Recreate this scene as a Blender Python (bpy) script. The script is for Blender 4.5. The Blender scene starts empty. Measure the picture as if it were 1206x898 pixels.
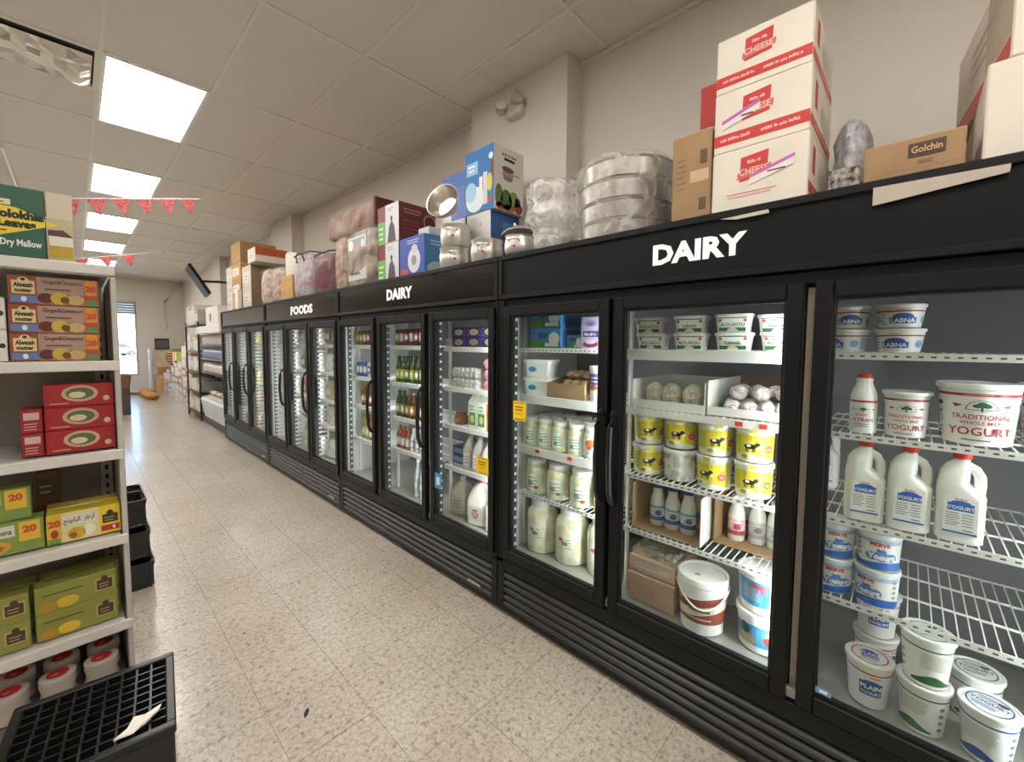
import bpy, math, random
from mathutils import Matrix, Vector
random.seed(7)
sc = bpy.context.scene
C = sc.collection
PI = math.pi
# ------------------------------------------------------------------ camera
cam_d = bpy.data.cameras.new('camera')
cam = bpy.data.objects.new('camera', cam_d); C.objects.link(cam)
cam_d.sensor_fit = 'HORIZONTAL'; cam_d.sensor_width = 36.0
cam_d.lens = 492.3/1206*36.0
cam_d.shift_y = -(449-436.28)/1206
cam_d.clip_start = 0.02; cam_d.clip_end = 200
_y, _p, _r = 0.80865, 0.06142, 0.006246
_f = Vector((math.sin(_y)*math.cos(_p), math.cos(_y)*math.cos(_p), -math.sin(_p)))
_rt = Vector((math.cos(_y), -math.sin(_y), 0)); _u = _rt.cross(_f)
_r2 = math.cos(_r)*_rt+math.sin(_r)*_u; _u2 = -math.sin(_r)*_rt+math.cos(_r)*_u
cam.matrix_world = Matrix(((_r2.x,_u2.x,-_f.x,0),(_r2.y,_u2.y,-_f.y,0),(_r2.z,_u2.z,-_f.z,1.5034),(0,0,0,1)))
sc.camera = cam
# ------------------------------------------------------------------ world, sun, exposure
w = bpy.data.worlds.new('daylight'); sc.world = w; w.use_nodes = True
wn = w.node_tree.nodes; wl = w.node_tree.links
bg = wn['Background']
sky = wn.new('ShaderNodeTexSky'); sky.sky_type = 'HOSEK_WILKIE'; sky.turbidity = 4.0; sky.sun_direction = (0.3, -0.5, 0.8)
wl.new(sky.outputs[0], bg.inputs[0]); bg.inputs[1].default_value = 18.0
sun_d = bpy.data.lights.new('sun', 'SUN'); sun_d.energy = 40.0; sun_d.angle = 0.01; sun_d.color = (1, .96, .9)
sun = bpy.data.objects.new('sun', sun_d); C.objects.link(sun); sun.rotation_euler = (math.radians(38), 0, math.radians(32))
PANEL_E = 13.0         # radiance of the ceiling light diffusers
STRIP_E = 3.6          # watts of each cooler door light strip
sc.view_settings.view_transform = 'Standard'; sc.view_settings.look = 'None'
sc.view_settings.gamma = 1.0; sc.view_settings.use_curve_mapping = False
sc.view_settings.exposure = 0.5
sc.cycles.max_bounces = 8; sc.cycles.transparent_max_bounces = 12
sc.cycles.caustics_reflective = False; sc.cycles.caustics_refractive = False
# ------------------------------------------------------------------ materials
def lin(h):
    h = h.lstrip('#'); h = ''.join(c*2 for c in h) if len(h) == 3 else h or '888888'; o = []
    for i in (0, 2, 4):
        c = int(h[i:i+2], 16)/255
        o.append(c/12.92 if c <= .04045 else ((c+.055)/1.055)**2.4)
    return (*o, 1)
_M = {}
def M(h, rough=.5, metal=0., noise=0, scale=30, h2=None, bump=0, coat=0., emit=0., kind='noise', trans=0., spec=.5):
    key = (h, rough, metal, noise, scale, h2, bump, coat, emit, kind, trans, spec)
    if key in _M: return _M[key]
    m = bpy.data.materials.new('surface_%03d' % len(_M)); m.use_nodes = True
    nt = m.node_tree; b = nt.nodes['Principled BSDF']
    b.inputs['Base Color'].default_value = lin(h); b.inputs['Roughness'].default_value = rough
    b.inputs['Metallic'].default_value = metal; b.inputs['Coat Weight'].default_value = coat
    b.inputs['Transmission Weight'].default_value = trans; b.inputs['Specular IOR Level'].default_value = spec
    if emit:
        b.inputs['Emission Color'].default_value = lin(h); b.inputs['Emission Strength'].default_value = emit
    if noise or bump:
        tc = nt.nodes.new('ShaderNodeTexCoord')
        if kind == 'voronoi':
            t = nt.nodes.new('ShaderNodeTexVoronoi'); t.inputs['Scale'].default_value = scale; fac = t.outputs['Distance']
        else:
            t = nt.nodes.new('ShaderNodeTexNoise'); t.inputs['Scale'].default_value = scale; t.inputs['Detail'].default_value = 4; fac = t.outputs['Fac']
        nt.links.new(tc.outputs['Object'], t.inputs['Vector'])
        if noise:
            r = nt.nodes.new('ShaderNodeValToRGB'); nt.links.new(fac, r.inputs['Fac'])
            c = lin(h); c2 = lin(h2) if h2 else tuple(x*(1-noise) for x in c[:3])+(1,)
            r.color_ramp.elements[0].position = .35; r.color_ramp.elements[1].position = .65
            r.color_ramp.elements[0].color = c2; r.color_ramp.elements[1].color = c
            nt.links.new(r.outputs['Color'], b.inputs['Base Color'])
        if bump:
            bp = nt.nodes.new('ShaderNodeBump'); bp.inputs['Strength'].default_value = bump; bp.inputs['Distance'].default_value = .01
            nt.links.new(fac, bp.inputs['Height']); nt.links.new(bp.outputs['Normal'], b.inputs['Normal'])
    _M[key] = m; return m
def P(h): return M(h, .45)                     # printed ink / plain plastic
def glass_mat(tint='#f2f6f4', gloss_rough=.02, ior=1.33, name='door_glass'):
    if name in _M: return _M[name]
    m = bpy.data.materials.new(name); m.use_nodes = True; nt = m.node_tree
    for n in list(nt.nodes):
        if n.type != 'OUTPUT_MATERIAL': nt.nodes.remove(n)
    out = [n for n in nt.nodes if n.type == 'OUTPUT_MATERIAL'][0]
    tr = nt.nodes.new('ShaderNodeBsdfTransparent'); tr.inputs[0].default_value = lin(tint)
    gl = nt.nodes.new('ShaderNodeBsdfGlossy'); gl.inputs['Roughness'].default_value = gloss_rough
    fr = nt.nodes.new('ShaderNodeFresnel'); ge = nt.nodes.new('ShaderNodeNewGeometry'); mr = nt.nodes.new('ShaderNodeMapRange')
    mr.inputs[3].default_value = ior; mr.inputs[4].default_value = 1/ior      # same reflectance on both faces of the thin pane
    nt.links.new(ge.outputs['Backfacing'], mr.inputs[0]); nt.links.new(mr.outputs[0], fr.inputs[0])
    mx = nt.nodes.new('ShaderNodeMixShader')
    nt.links.new(fr.outputs[0], mx.inputs[0]); nt.links.new(tr.outputs[0], mx.inputs[1]); nt.links.new(gl.outputs[0], mx.inputs[2])
    nt.links.new(mx.outputs[0], out.inputs[0])
    _M[name] = m; return m
def film_mat(name='clear_film', alpha=.35, rough=.15, bump=.7):
    """thin clear plastic film: mostly transparent, wrinkled and glossy"""
    if name in _M: return _M[name]
    m = bpy.data.materials.new(name); m.use_nodes = True; nt = m.node_tree; b = nt.nodes['Principled BSDF']
    b.inputs['Base Color'].default_value = lin('#f3f1ec'); b.inputs['Roughness'].default_value = rough
    b.inputs['Alpha'].default_value = alpha
    tc = nt.nodes.new('ShaderNodeTexCoord'); t = nt.nodes.new('ShaderNodeTexNoise'); t.inputs['Scale'].default_value = 9; t.inputs['Detail'].default_value = 4
    t.inputs['Distortion'].default_value = 2.2
    nt.links.new(tc.outputs['Object'], t.inputs['Vector'])
    bp = nt.nodes.new('ShaderNodeBump'); bp.inputs['Strength'].default_value = bump; bp.inputs['Distance'].default_value = .02
    nt.links.new(t.outputs['Fac'], bp.inputs['Height']); nt.links.new(bp.outputs['Normal'], b.inputs['Normal'])
    r = nt.nodes.new('ShaderNodeMapRange'); r.inputs[1].default_value = .38; r.inputs[2].default_value = .68
    r.inputs[3].default_value = alpha*.45; r.inputs[4].default_value = min(1, alpha*1.7)
    nt.links.new(t.outputs['Fac'], r.inputs[0]); nt.links.new(r.outputs[0], b.inputs['Alpha'])
    _M[name] = m; return m
WHITE = M('#f1f0ec', .4); BLACK = M('#0f0f10', .5, spec=.22); BLACKG = M('#0d0c0d', .12, coat=.6); STEEL = M('#c9c6c0', .22, 1.0)
CARD = M('#a78763', .8, noise=.16, scale=9); WIREW = M('#eceae6', .35); GREYM = M('#8f9091', .4, .6)
PLASTW = M('#f0eee9', .32)
# ------------------------------------------------------------------ mesh builders
class MB:
    def __init__(s): s.v=[]; s.f=[]; s.m=[]; s.s=[]; s.mats=[]
    def mi(s, m):
        if m not in s.mats: s.mats.append(m)
        return s.mats.index(m)
    def add(s, vs, fs, m, smooth=False):
        o=len(s.v); i=s.mi(m); s.v += [tuple(p) for p in vs]
        for f in fs: s.f.append([o+k for k in f]); s.m.append(i); s.s.append(smooth)
    def box(s, x0,y0,z0,x1,y1,z1, m):
        s.add([(x0,y0,z0),(x1,y0,z0),(x1,y1,z0),(x0,y1,z0),(x0,y0,z1),(x1,y0,z1),(x1,y1,z1),(x0,y1,z1)],
              [(3,2,1,0),(4,5,6,7),(0,1,5,4),(1,2,6,5),(2,3,7,6),(3,0,4,7)], m); return s
    def cbox(s, x0,y0,z0,x1,y1,z1, m, c=.004):
        """box with chamfered edges"""
        L=((x0,x1),(y0,y1),(z0,z1)); vs=[]; ix={}
        for i in (0,1):
            for j in (0,1):
                for k in (0,1):
                    b=[L[0][i],L[1][j],L[2][k]]; sg=[1-2*i,1-2*j,1-2*k]
                    for a in range(3):
                        p=[b[q]+(0 if q==a else sg[q]*c) for q in range(3)]
                        ix[(i,j,k,a)]=len(vs); vs.append(p)
        fs=[]
        cyc=((0,0),(1,0),(1,1),(0,1))
        for a in range(3):
            for e in (0,1):
                q=[]
                for (p,r) in cyc:
                    t=[0,0,0]; t[a]=e; t[(a+1)%3]=p; t[(a+2)%3]=r; q.append(ix[(*t,a)])
                fs.append(q if e else q[::-1])
        for a in range(3):
            b1,b2=(a+1)%3,(a+2)%3
            for p in (0,1):
                for r in (0,1):
                    t0=[0,0,0]; t0[b1]=p; t0[b2]=r; t1=list(t0); t1[a]=1
                    q=[ix[(*t0,b1)],ix[(*t1,b1)],ix[(*t1,b2)],ix[(*t0,b2)]]
                    fs.append(q if (p+r)%2 else q[::-1])
        for i in (0,1):
            for j in (0,1):
                for k in (0,1):
                    q=[ix[(i,j,k,0)],ix[(i,j,k,1)],ix[(i,j,k,2)]]
                    fs.append(q if (i+j+k)%2 else q[::-1])
        s.add(vs,fs,m); return s
    def loft(s, rings, m, cap0=True, cap1=True, smooth=True):
        n=len(rings[0]); vs=[p for r in rings for p in r]; fs=[]
        for k in range(len(rings)-1):
            for i in range(n): fs.append((k*n+i,k*n+(i+1)%n,(k+1)*n+(i+1)%n,(k+1)*n+i))
        if cap0: fs.append(tuple(range(n))[::-1])
        if cap1: fs.append(tuple((len(rings)-1)*n+i for i in range(n)))
        s.add(vs,fs,m,smooth); return s
    def lathe(s, prof, m, c=(0,0), n=24, cap0=True, cap1=True, smooth=True):
        rings=[[(c[0]+r*math.cos(2*PI*i/n), c[1]+r*math.sin(2*PI*i/n), z) for i in range(n)] for r,z in prof]
        return s.loft(rings,m,cap0,cap1,smooth)
    def tube(s, pts, r, m, n=8):
        pts=[Vector(p) for p in pts]; rings=[]
        up=Vector((0,0,1))
        for i,p in enumerate(pts):
            t=(pts[min(i+1,len(pts)-1)]-pts[max(i-1,0)]).normalized()
            a=t.cross(up if abs(t.z)<.9 else Vector((1,0,0))).normalized(); b=t.cross(a)
            rings.append([tuple(p+r*(math.cos(2*PI*k/n)*a+math.sin(2*PI*k/n)*b)) for k in range(n)])
        return s.loft(rings,m)
    def prism(s, poly, m, z0, z1, ax='z'):
        n=len(poly)
        T={'z':lambda a,b,c:(a,b,c),'x':lambda a,b,c:(c,a,b),'y':lambda a,b,c:(a,c,b)}[ax]
        vs=[T(a,b,z0) for a,b in poly]+[T(a,b,z1) for a,b in poly]
        s.add(vs,[tuple(range(n))[::-1],tuple(range(n,2*n))]+[(i,(i+1)%n,n+(i+1)%n,n+i) for i in range(n)],m); return s
    def mesh(s, name):
        me=bpy.data.meshes.new(name); me.from_pydata(s.v,[],s.f)
        for m in s.mats: me.materials.append(m)
        me.polygons.foreach_set('material_index',s.m); me.polygons.foreach_set('use_smooth',s.s)
        me.update()
        if any(s.s): me.set_sharp_from_angle(angle=math.radians(42))
        return me
    def build(s, name, parent=None, loc=(0,0,0), rz=0, kind=None):
        o=bpy.data.objects.new(name,s.mesh(name)); C.objects.link(o); o.location=loc; o.rotation_euler=(0,0,rz)
        if parent: o.parent=parent
        if kind: o['kind']=kind
        return o
def rr(w,d,r,z,cx=0,cy=0,n=4):
    """rounded rectangle ring"""
    o=[]
    r=min(r,w/2-1e-4,d/2-1e-4)
    for (sx,sy,a0) in ((1,1,0),(-1,1,90),(-1,-1,180),(1,-1,270)):
        for k in range(n+1):
            a=math.radians(a0+90*k/n); o.append((cx+sx*(w/2-r)+r*math.cos(a), cy+sy*(d/2-r)+r*math.sin(a), z))
    return o
_T={}
def glyphs(txt, bold=0.):
    k=(txt,bold)
    if k in _T: return _T[k]
    cu=bpy.data.curves.new('lettering','FONT'); cu.body=txt; cu.size=1.0; cu.offset=bold; cu.resolution_u=2
    ob=bpy.data.objects.new('lettering',cu); C.objects.link(ob)
    dg=bpy.context.evaluated_depsgraph_get(); me=bpy.data.meshes.new_from_object(ob.evaluated_get(dg))
    vs=[(v.co.x,v.co.y) for v in me.vertices]; fs=[tuple(p.vertices) for p in me.polygons]
    bpy.data.objects.remove(ob); bpy.data.curves.remove(cu); bpy.data.meshes.remove(me)
    if vs:
        x0=min(a for a,b in vs); x1=max(a for a,b in vs); vs=[((a-x0)/.73,b/.73) for a,b in vs]; wd=(x1-x0)/.73
    else: wd=1
    _T[k]=(vs,fs,wd); return _T[k]
class Decal(MB):
    """flat print: shapes and lettering laid on a plane or wrapped on a cone; u runs right, v up"""
    def plane(s,o,ax,ay):
        o,ax,ay=Vector(o),Vector(ax),Vector(ay); n=ax.cross(ay).normalized()
        s.map=lambda u,v,k:tuple(o+ax*u+ay*v+n*(.0006+.0005*k+1.2e-5*min(len(s.f),40))); s.flat=True; return s
    def front(s,y,z0=0,cx=0): return s.plane((cx,y,z0),(1,0,0),(0,0,1))
    def right(s,x,z0=0,cy=0): return s.plane((x,cy,z0),(0,1,0),(0,0,1))
    def left(s,x,z0=0,cy=0): return s.plane((x,cy,z0),(0,-1,0),(0,0,1))
    def top(s,z,cx=0,cy=0): return s.plane((cx,cy,z),(1,0,0),(0,1,0))
    def cone(s,r0,z0,r1,z1,turn=0):
        def f(u,v,k):
            r=r0+(r1-r0)*(v-z0)/(z1-z0)+.0006+.0005*k+1e-5*min(len(s.f)/8,40); a=turn+u/((r0+r1)/2)
            return (r*math.sin(a),-r*math.cos(a),v)
        s.map=f; s.flat=False; s.R=(r0+r1)/2; return s
    def strip(s,u0,u1,lo,hi,m,k=0,n=None):
        if n is None: n=1 if s.flat else max(1,int(abs(u1-u0)/s.R/.22)+1)
        vs=[];fs=[]
        for i in range(n+1):
            u=u0+(u1-u0)*i/n; a=lo(u) if callable(lo) else lo; b=hi(u) if callable(hi) else hi
            vs+= [s.map(u,a,k),s.map(u,b,k)]
        for i in range(n): fs.append((2*i,2*i+2,2*i+3,2*i+1))
        s.add(vs,fs,m); return s
    def rect(s,u0,v0,u1,v1,m,k=0): return s.strip(u0,u1,v0,v1,m,k)
    def ell(s,cu,cv,ru,rv,m,k=0,n=16):
        h=lambda u:rv*math.sqrt(max(0,1-((u-cu)/ru)**2))
        us=[cu-ru*math.cos(PI*i/n) for i in range(n+1)]; vs=[];fs=[]
        for u in us: vs+=[s.map(u,cv-h(u),k),s.map(u,cv+h(u),k)]
        for i in range(n): fs.append((2*i,2*i+2,2*i+3,2*i+1))
        s.add(vs,fs,m); return s
    def arch(s,cu,v0,ru,rv,m,k=0,n=12):
        us=[cu-ru*math.cos(PI*i/n) for i in range(n+1)]; vs=[];fs=[]
        for u in us: vs+=[s.map(u,v0,k),s.map(u,v0+rv*math.sqrt(max(0,1-((u-cu)/ru)**2)),k)]
        for i in range(n): fs.append((2*i,2*i+2,2*i+3,2*i+1))
        s.add(vs,fs,m); return s
    def ring(s,cu,cv,r0,r1,m,k=0,n=32):
        vs=[];fs=[]
        for i in range(n):
            a=2*PI*i/n; vs+=[s.map(cu+r0*math.cos(a),cv+r0*math.sin(a),k),s.map(cu+r1*math.cos(a),cv+r1*math.sin(a),k)]
        for i in range(n): j=(i+1)%n; fs.append((2*i,2*i+1,2*j+1,2*j))
        s.add(vs,fs,m); return s
    def poly(s,pts,m,k=0): s.add([s.map(u,v,k) for u,v in pts],[tuple(range(len(pts)))],m); return s
    def text(s,t,u,v,h,m,k=1,bold=.02,align='C',sx=1.,skew=0.,maxw=None):
        vs,fs,wd=glyphs(t,bold)
        if not vs: return s
        sx*=h
        if maxw and wd*sx>maxw: sx=maxw/wd
        o=u-(wd*sx/2 if align=='C' else wd*sx if align=='R' else 0)
        s.add([s.map(o+a*sx+skew*b*h,v+b*h,k) for a,b in vs],fs,m); return s
    def words(s,u0,v0,u1,v1,m,k=1,seed=1):
        """one line of lettering too blurred to read: word-like runs of small strokes"""
        r=random.Random(seed); h=v1-v0; u=u0
        while u<u1-h*.5:
            for _ in range(r.randint(3,8)):
                wd=h*r.uniform(.3,.5)
                if u+wd>u1: break
                s.rect(u,v0+h*r.uniform(0,.15),u+wd*.8,v1-h*r.uniform(0,.4),m,k); u+=wd
            u+=h*.3
        return s
    def fine(s,u0,v0,u1,v1,rows,m,k=1):
        """rows of fine print too small to read"""
        g=(v1-v0)/rows
        for i in range(rows):
            r=random.Random(i*31+rows); s.rect(u0+(u1-u0)*.06*r.random(),v0+g*(i+.25),u1-(u1-u0)*.25*r.random(),v0+g*(i+.6),m,k)
        return s
# ------------------------------------------------------------------ object helpers
def tag(o,label,cat,group=None,kind=None):
    o['label']=label; o['category']=cat
    if group: o['group']=group
    if kind: o['kind']=kind
    return o
def thing(name,label,cat,loc=(0,0,0),rz=0,group=None):
    o=bpy.data.objects.new(name,None); C.objects.link(o); o.location=loc; o.rotation_euler=(0,0,rz); o.empty_display_size=.05
    return tag(o,label,cat,group)
def struct(name,mb,parent=None):
    o=mb.build(name,parent)
    if not parent: o['kind']='structure'
    return o
def dup(root,loc,rz,label,group=None):
    r=root.copy(); C.objects.link(r); r.location=loc; r.rotation_euler=(0,0,rz); r['label']=label
    if group: r['group']=group
    for ch in list(root.children):
        c=ch.copy(); C.objects.link(c); c.parent=r
        for g in list(ch.children):
            d=g.copy(); C.objects.link(d); d.parent=c
    return r
class Kind:
    """a sort of thing: built once with its parts by fn(root), then copied"""
    def __init__(s,name,cat,fn): s.name=name; s.cat=cat; s.fn=fn; s.root=None
    def put(s,loc,rz,label,group=None):
        if s.root is None:
            s.root=thing(s.name,label,s.cat,loc,rz,group); s.fn(s.root); return s.root
        return dup(s.root,loc,rz,label,group)
AISLE=-PI/2
def face(x,y,e=0): return math.atan2(-x,y)+e       # turn a front (local -Y) towards the aisle end where the shopper stands
def at(yc,r,X=1.70): return X+r, yc*(X+r)/X
ORD=['first','second','third','fourth','fifth','sixth','seventh','eighth','ninth','tenth','eleventh','twelfth','thirteenth','fourteenth','fifteenth','sixteenth']
# ================================================================== the room
def floor_mat():
    m=bpy.data.materials.new('speckled_vinyl'); m.use_nodes=True; nt=m.node_tree; b=nt.nodes['Principled BSDF']
    g=nt.nodes.new('ShaderNodeNewGeometry')
    n1=nt.nodes.new('ShaderNodeTexNoise'); n1.inputs['Scale'].default_value=58; n1.inputs['Detail'].default_value=5; n1.inputs['Roughness'].default_value=.7; n1.inputs['Distortion'].default_value=.8
    n2=nt.nodes.new('ShaderNodeTexNoise'); n2.inputs['Scale'].default_value=1.6; n2.inputs['Detail'].default_value=4
    for n in (n1,n2): nt.links.new(g.outputs['Position'],n.inputs['Vector'])
    r=nt.nodes.new('ShaderNodeValToRGB'); e=r.color_ramp.elements
    e[0].position=.33; e[0].color=lin('#7d7264'); e[1].position=.47; e[1].color=lin('#bdb3a5')
    x=e.new(.62); x.color=lin('#cdc5b8'); x=e.new(.72); x.color=lin('#ded7cb')
    nt.links.new(n1.outputs['Fac'],r.inputs['Fac'])
    r2=nt.nodes.new('ShaderNodeValToRGB'); r2.color_ramp.elements[0].position=.3; r2.color_ramp.elements[0].color=(.74,.70,.65,1); r2.color_ramp.elements[1].position=.62; r2.color_ramp.elements[1].color=(.95,.94,.92,1)
    nt.links.new(n2.outputs['Fac'],r2.inputs['Fac'])
    mx=nt.nodes.new('ShaderNodeMix'); mx.data_type='RGBA'; mx.blend_type='MULTIPLY'; mx.inputs[0].default_value=.8
    nt.links.new(r.outputs[0],mx.inputs[6]); nt.links.new(r2.outputs[0],mx.inputs[7])
    nt.links.new(mx.outputs[2],b.inputs['Base Color'])
    b.inputs['Roughness'].default_value=.33; b.inputs['Coat Weight'].default_value=.6; b.inputs['Coat Roughness'].default_value=.16
    return m
FLOORM=floor_mat()
WALLM=M('#dad2c8',.7,bump=.05,scale=60); CEILM=M('#e0dcd7',.85,noise=.04,scale=60,bump=.1); GRIDM=M('#e4dfd9',.5)
YW=17.0; XR=2.48; HC=3.42
b=MB(); b.box(-8,-5,-.12,XR+.1,YW+.15,-.005,M('#a5978a',.6)); floor=struct('floor',b)
tm=MB(); tm.box(-.1515,-.1515,-.006,.1515,.1515,0,FLOORM); tm=tm.mesh('floor_tile')
tiles=[]
for i in range(-13,9):
    for j in range(-8,55):
        x=.02+.305*i; y=.15+.305*j
        if x>1.75 or y<-2.3: continue
        vis=(x>-.55 and y>.5 and x<1.72)
        tiles.append((0 if vis else 1, math.hypot(x,y), x, y))
tiles.sort(); far=MB()
for k,(vv,d,x,y) in enumerate(tiles):
    if k<300:
        o=bpy.data.objects.new('floor_tile',tm); C.objects.link(o); o.location=(x,y,0); o.parent=floor
    else: far.box(x-.1515,y-.1515,-.006,x+.1515,y+.1515,0,FLOORM)
far.box(-8,-5,-.006,-4.1,YW,0,FLOORM); far.box(-4.1,-5,-.006,1.75,-2.3,0,FLOORM); far.box(1.6,7.9,-.006,XR,YW,-.001,FLOORM)
far.build('distant_floor_tile',floor,kind='stuff')
# walls
b=MB(); b.box(XR,-5,0,XR+.1,YW,HC+.1,WALLM); struct('wall_right',b)
b=MB(); b.box(-8.1,-5,0,-8,YW,HC+.1,WALLM); struct('wall_left',b)
b=MB(); b.box(-8.1,-5.1,0,XR+.1,-5,HC+.1,WALLM); struct('wall_back',b)
b=MB()
for (x0,x1,z0,z1) in ((-8.1,-4.9,0,HC+.1),(-4.9,XR+.1,2.75,HC+.1),(-4.9,-.9,0,2.75),(-.9,.2,0,2.75),(.2,1.35,0,.5),(1.35,XR+.1,0,2.75)):
    b.box(x0,YW,z0,x1,YW+.12,z1,WALLM)
struct('wall_front',b)
for i,(y0,y1) in enumerate(((1.72,2.68),(6.76,7.68),(11.2,12.1))):
    b=MB(); b.box(2.31,y0,0,XR+.01,y1,HC+.02,WALLM); struct('trim_%d'%(i+1),b)
WG=glass_mat('#f4f9fa',.01,name='window_glass')
ALU=M('#b9b4ab',.4,.5)
def window(n,x0,x1,z0,z1,shut):
    b=MB(); f=.045
    b.box(x0,YW+.01,z0,x0+f,YW+.1,z1,ALU); b.box(x1-f,YW+.01,z0,x1,YW+.1,z1,ALU)
    b.box(x0+f,YW+.01,z0,x1-f,YW+.1,z0+f,ALU); b.box(x0+f,YW+.01,z1-f,x1-f,YW+.1,z1,ALU)
    o=struct('window_%d'%n,b)
    g=MB(); g.box(x0+f,YW+.05,z0+f,x1-f,YW+.056,z1-f,WG); g.build('pane',o)
    if shut:
        for k in range(5):
            s=MB(); z=z1-.05-.072*k; s.cbox(x0+.02,YW-.05,z-.066,x1-.02,YW-.015,z,M('#8f8d88',.5,.4),.006); s.build('shutter_slat',o)
window(1,.2,1.35,.5,2.75,True)
# ceiling: hung grid with 2 x 4 ft tiles
XI=lambda i:.2+.61*i
YJ=lambda j:1.51+1.225*j
LIGHTS=[(0,j) for j in (-4,-2,0,2,4,6,8,10)]+[(-5,j) for j in (-4,-2,0,2,4,6,8,10)]
b=MB(); b.box(-8.1,-5.1,HC+.04,XR+.1,YW+.15,HC+.16,CEILM); b.box(-8,-5,HC+.005,XI(-9),YW,HC+.04,CEILM); ceiling=struct('ceiling',b)
def tile_mesh(w,d):
    t=MB(); t.box(0,0,.004,w,d,.02,CEILM); return t.mesh('ceiling_tile')
TM={}
for i in range(-9,4):
    for j in range(-6,13):
        if (i,j) in LIGHTS: continue
        x0,y0=XI(i),YJ(j); x1,y1=min(x0+.61,XR),min(y0+1.225,YW); y0=max(y0,-5)
        if (i,j)==(-1,2): y0=4.57
        k=(round(x1-x0,3),round(y1-y0,3))
        if k not in TM: TM[k]=tile_mesh(k[0]-.006,k[1]-.006)
        o=bpy.data.objects.new('ceiling_tile',TM[k]); C.objects.link(o); o.location=(x0+.003,y0+.003,HC); o.parent=ceiling
b=MB()
for i in range(-9,4): b.box(XI(i)-.012,-5,HC-.004,XI(i)+.012,YW,HC+.006,GRIDM)
for j in range(-5,13): b.box(XI(-9),YJ(j)-.012,HC-.0045,XR,YJ(j)+.012,HC+.0055,GRIDM)
b.box(-.41,4.558,HC-.004,.2,4.582,HC+.006,GRIDM)
b.box(XR-.02,-5,HC-.022,XR,YW,HC,GRIDM); b.box(-8,YW-.02,HC-.022,XR,YW,HC,GRIDM)
b.build('ceiling_grid',ceiling)
# ceiling light panels
def light_fn(root):
    f=MB(); w,d=.586,1.2
    f.box(-w/2,-d/2,-.006,-w/2+.02,d/2,.03,WHITE); f.box(w/2-.02,-d/2,-.006,w/2,d/2,.03,WHITE)
    f.box(-w/2+.02,-d/2,-.006,w/2-.02,-d/2+.02,.03,WHITE); f.box(-w/2+.02,d/2-.02,-.006,w/2-.02,d/2,.03,WHITE)
    f.build('frame',root)
    g=MB(); g.box(-w/2+.02,-d/2+.02,0,w/2-.02,d/2-.02,.012,M('#fffaf4',.6,emit=PANEL_E)); g.build('diffuser',root)
KL=Kind('ceiling_light','light',light_fn)
nm={2:'nearest glowing ceiling panel, largest in view over the aisle',4:'second glowing ceiling panel from the camera over the aisle',6:'third glowing ceiling panel, just under the near bunting',8:'fourth glowing ceiling panel, smallest one visible over the aisle',
    10:'glowing ceiling panel at the window end, behind the shelf top',0:'glowing ceiling panel overhead, just before the nearest visible one',-2:'glowing ceiling panel behind the camera over the aisle',-4:'rearmost glowing ceiling panel over the aisle'}
for (i,j) in LIGHTS:
    lab=nm[j] if i==0 else '%s glowing ceiling panel of the neighbouring aisle, counted from the back wall'%ORD[(j+4)//2]
    KL.put((XI(i)+.305,YJ(j)+.6125,HC),0,lab,'ceiling light panels')
# ceiling vent with foil
t=thing('ceiling_vent','square ceiling vent lined with crumpled silver foil beside the nearest light panel','vent',(-.105,4.265,HC))
b=MB(); b.box(-.29,-.29,.0,.29,.29,.16,M('#2a2726',.7)); b.f=[f for f in b.f if True]
v=MB()
for q in ((-.3,-.3,-.28,.3),(.28,-.3,.3,.3),(-.28,-.3,.28,-.28),(-.28,.28,.28,.3)): v.box(q[0],q[1],-.006,q[2],q[3],.02,GRIDM)
v.build('frame',t)
v=MB(); v.box(-.28,-.28,.012,.28,.28,.02,M('#2a2726',.7)); v.build('duct_opening',t)
v=MB(); rnd=random.Random(3); n=9; H=[[rnd.uniform(-.05,.0) for _ in range(n+1)] for _ in range(n+1)]
vs=[(-.27+.54*a/n,-.20+.46*c/n,-.002+ (H[a][c]-.012 if 0<a<n and 0<c<n else 0)) for a in range(n+1) for c in range(n+1)]
v.add(vs,[(a*(n+1)+c,a*(n+1)+c+1,(a+1)*(n+1)+c+1,(a+1)*(n+1)+c) for a in range(n) for c in range(n)],M('#d8d5ce',.33,.9)); v.build('foil_lining',t)
# white hanger rod fixed across ceiling tiles at far left
b=MB(); b.tube([(-.41,6.5,HC-.02),(-.41,8.0,HC-.02)],.012,WHITE); tag(b.build('ceiling_rod'),'thin white rod fixed to the ceiling at far left','rod')
# emergency lamp on the nearest wall pillar
t=thing('emergency_light','white twin head emergency lamp high on the nearest wall pillar','light',(2.31,2.17,3.2))
b=MB(); b.loft([[(x,y*s_,z*s_) for (y,z,_q) in rr(.17,.11,.05,0)] for x,s_ in ((0,1),(-.045,1),(-.06,.8))],M('#c9c3b8',.4)); b.build('body',t)
for sy,sz in ((.115,.03),(-.095,.05)):
    b=MB(); b.lathe([(.018,0),(.04,.03),(.048,.07),(.043,.075)],M('#bdb8af',.3)); b.lathe([(.04,.0755),(.001,.078)],M('#e8e6e0',.1))
    o=b.build('lamp_head',t,(-.05,sy,sz-.02)); o.rotation_euler=(math.radians(-40 if sy<0 else 40),math.radians(-60),0)
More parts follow.
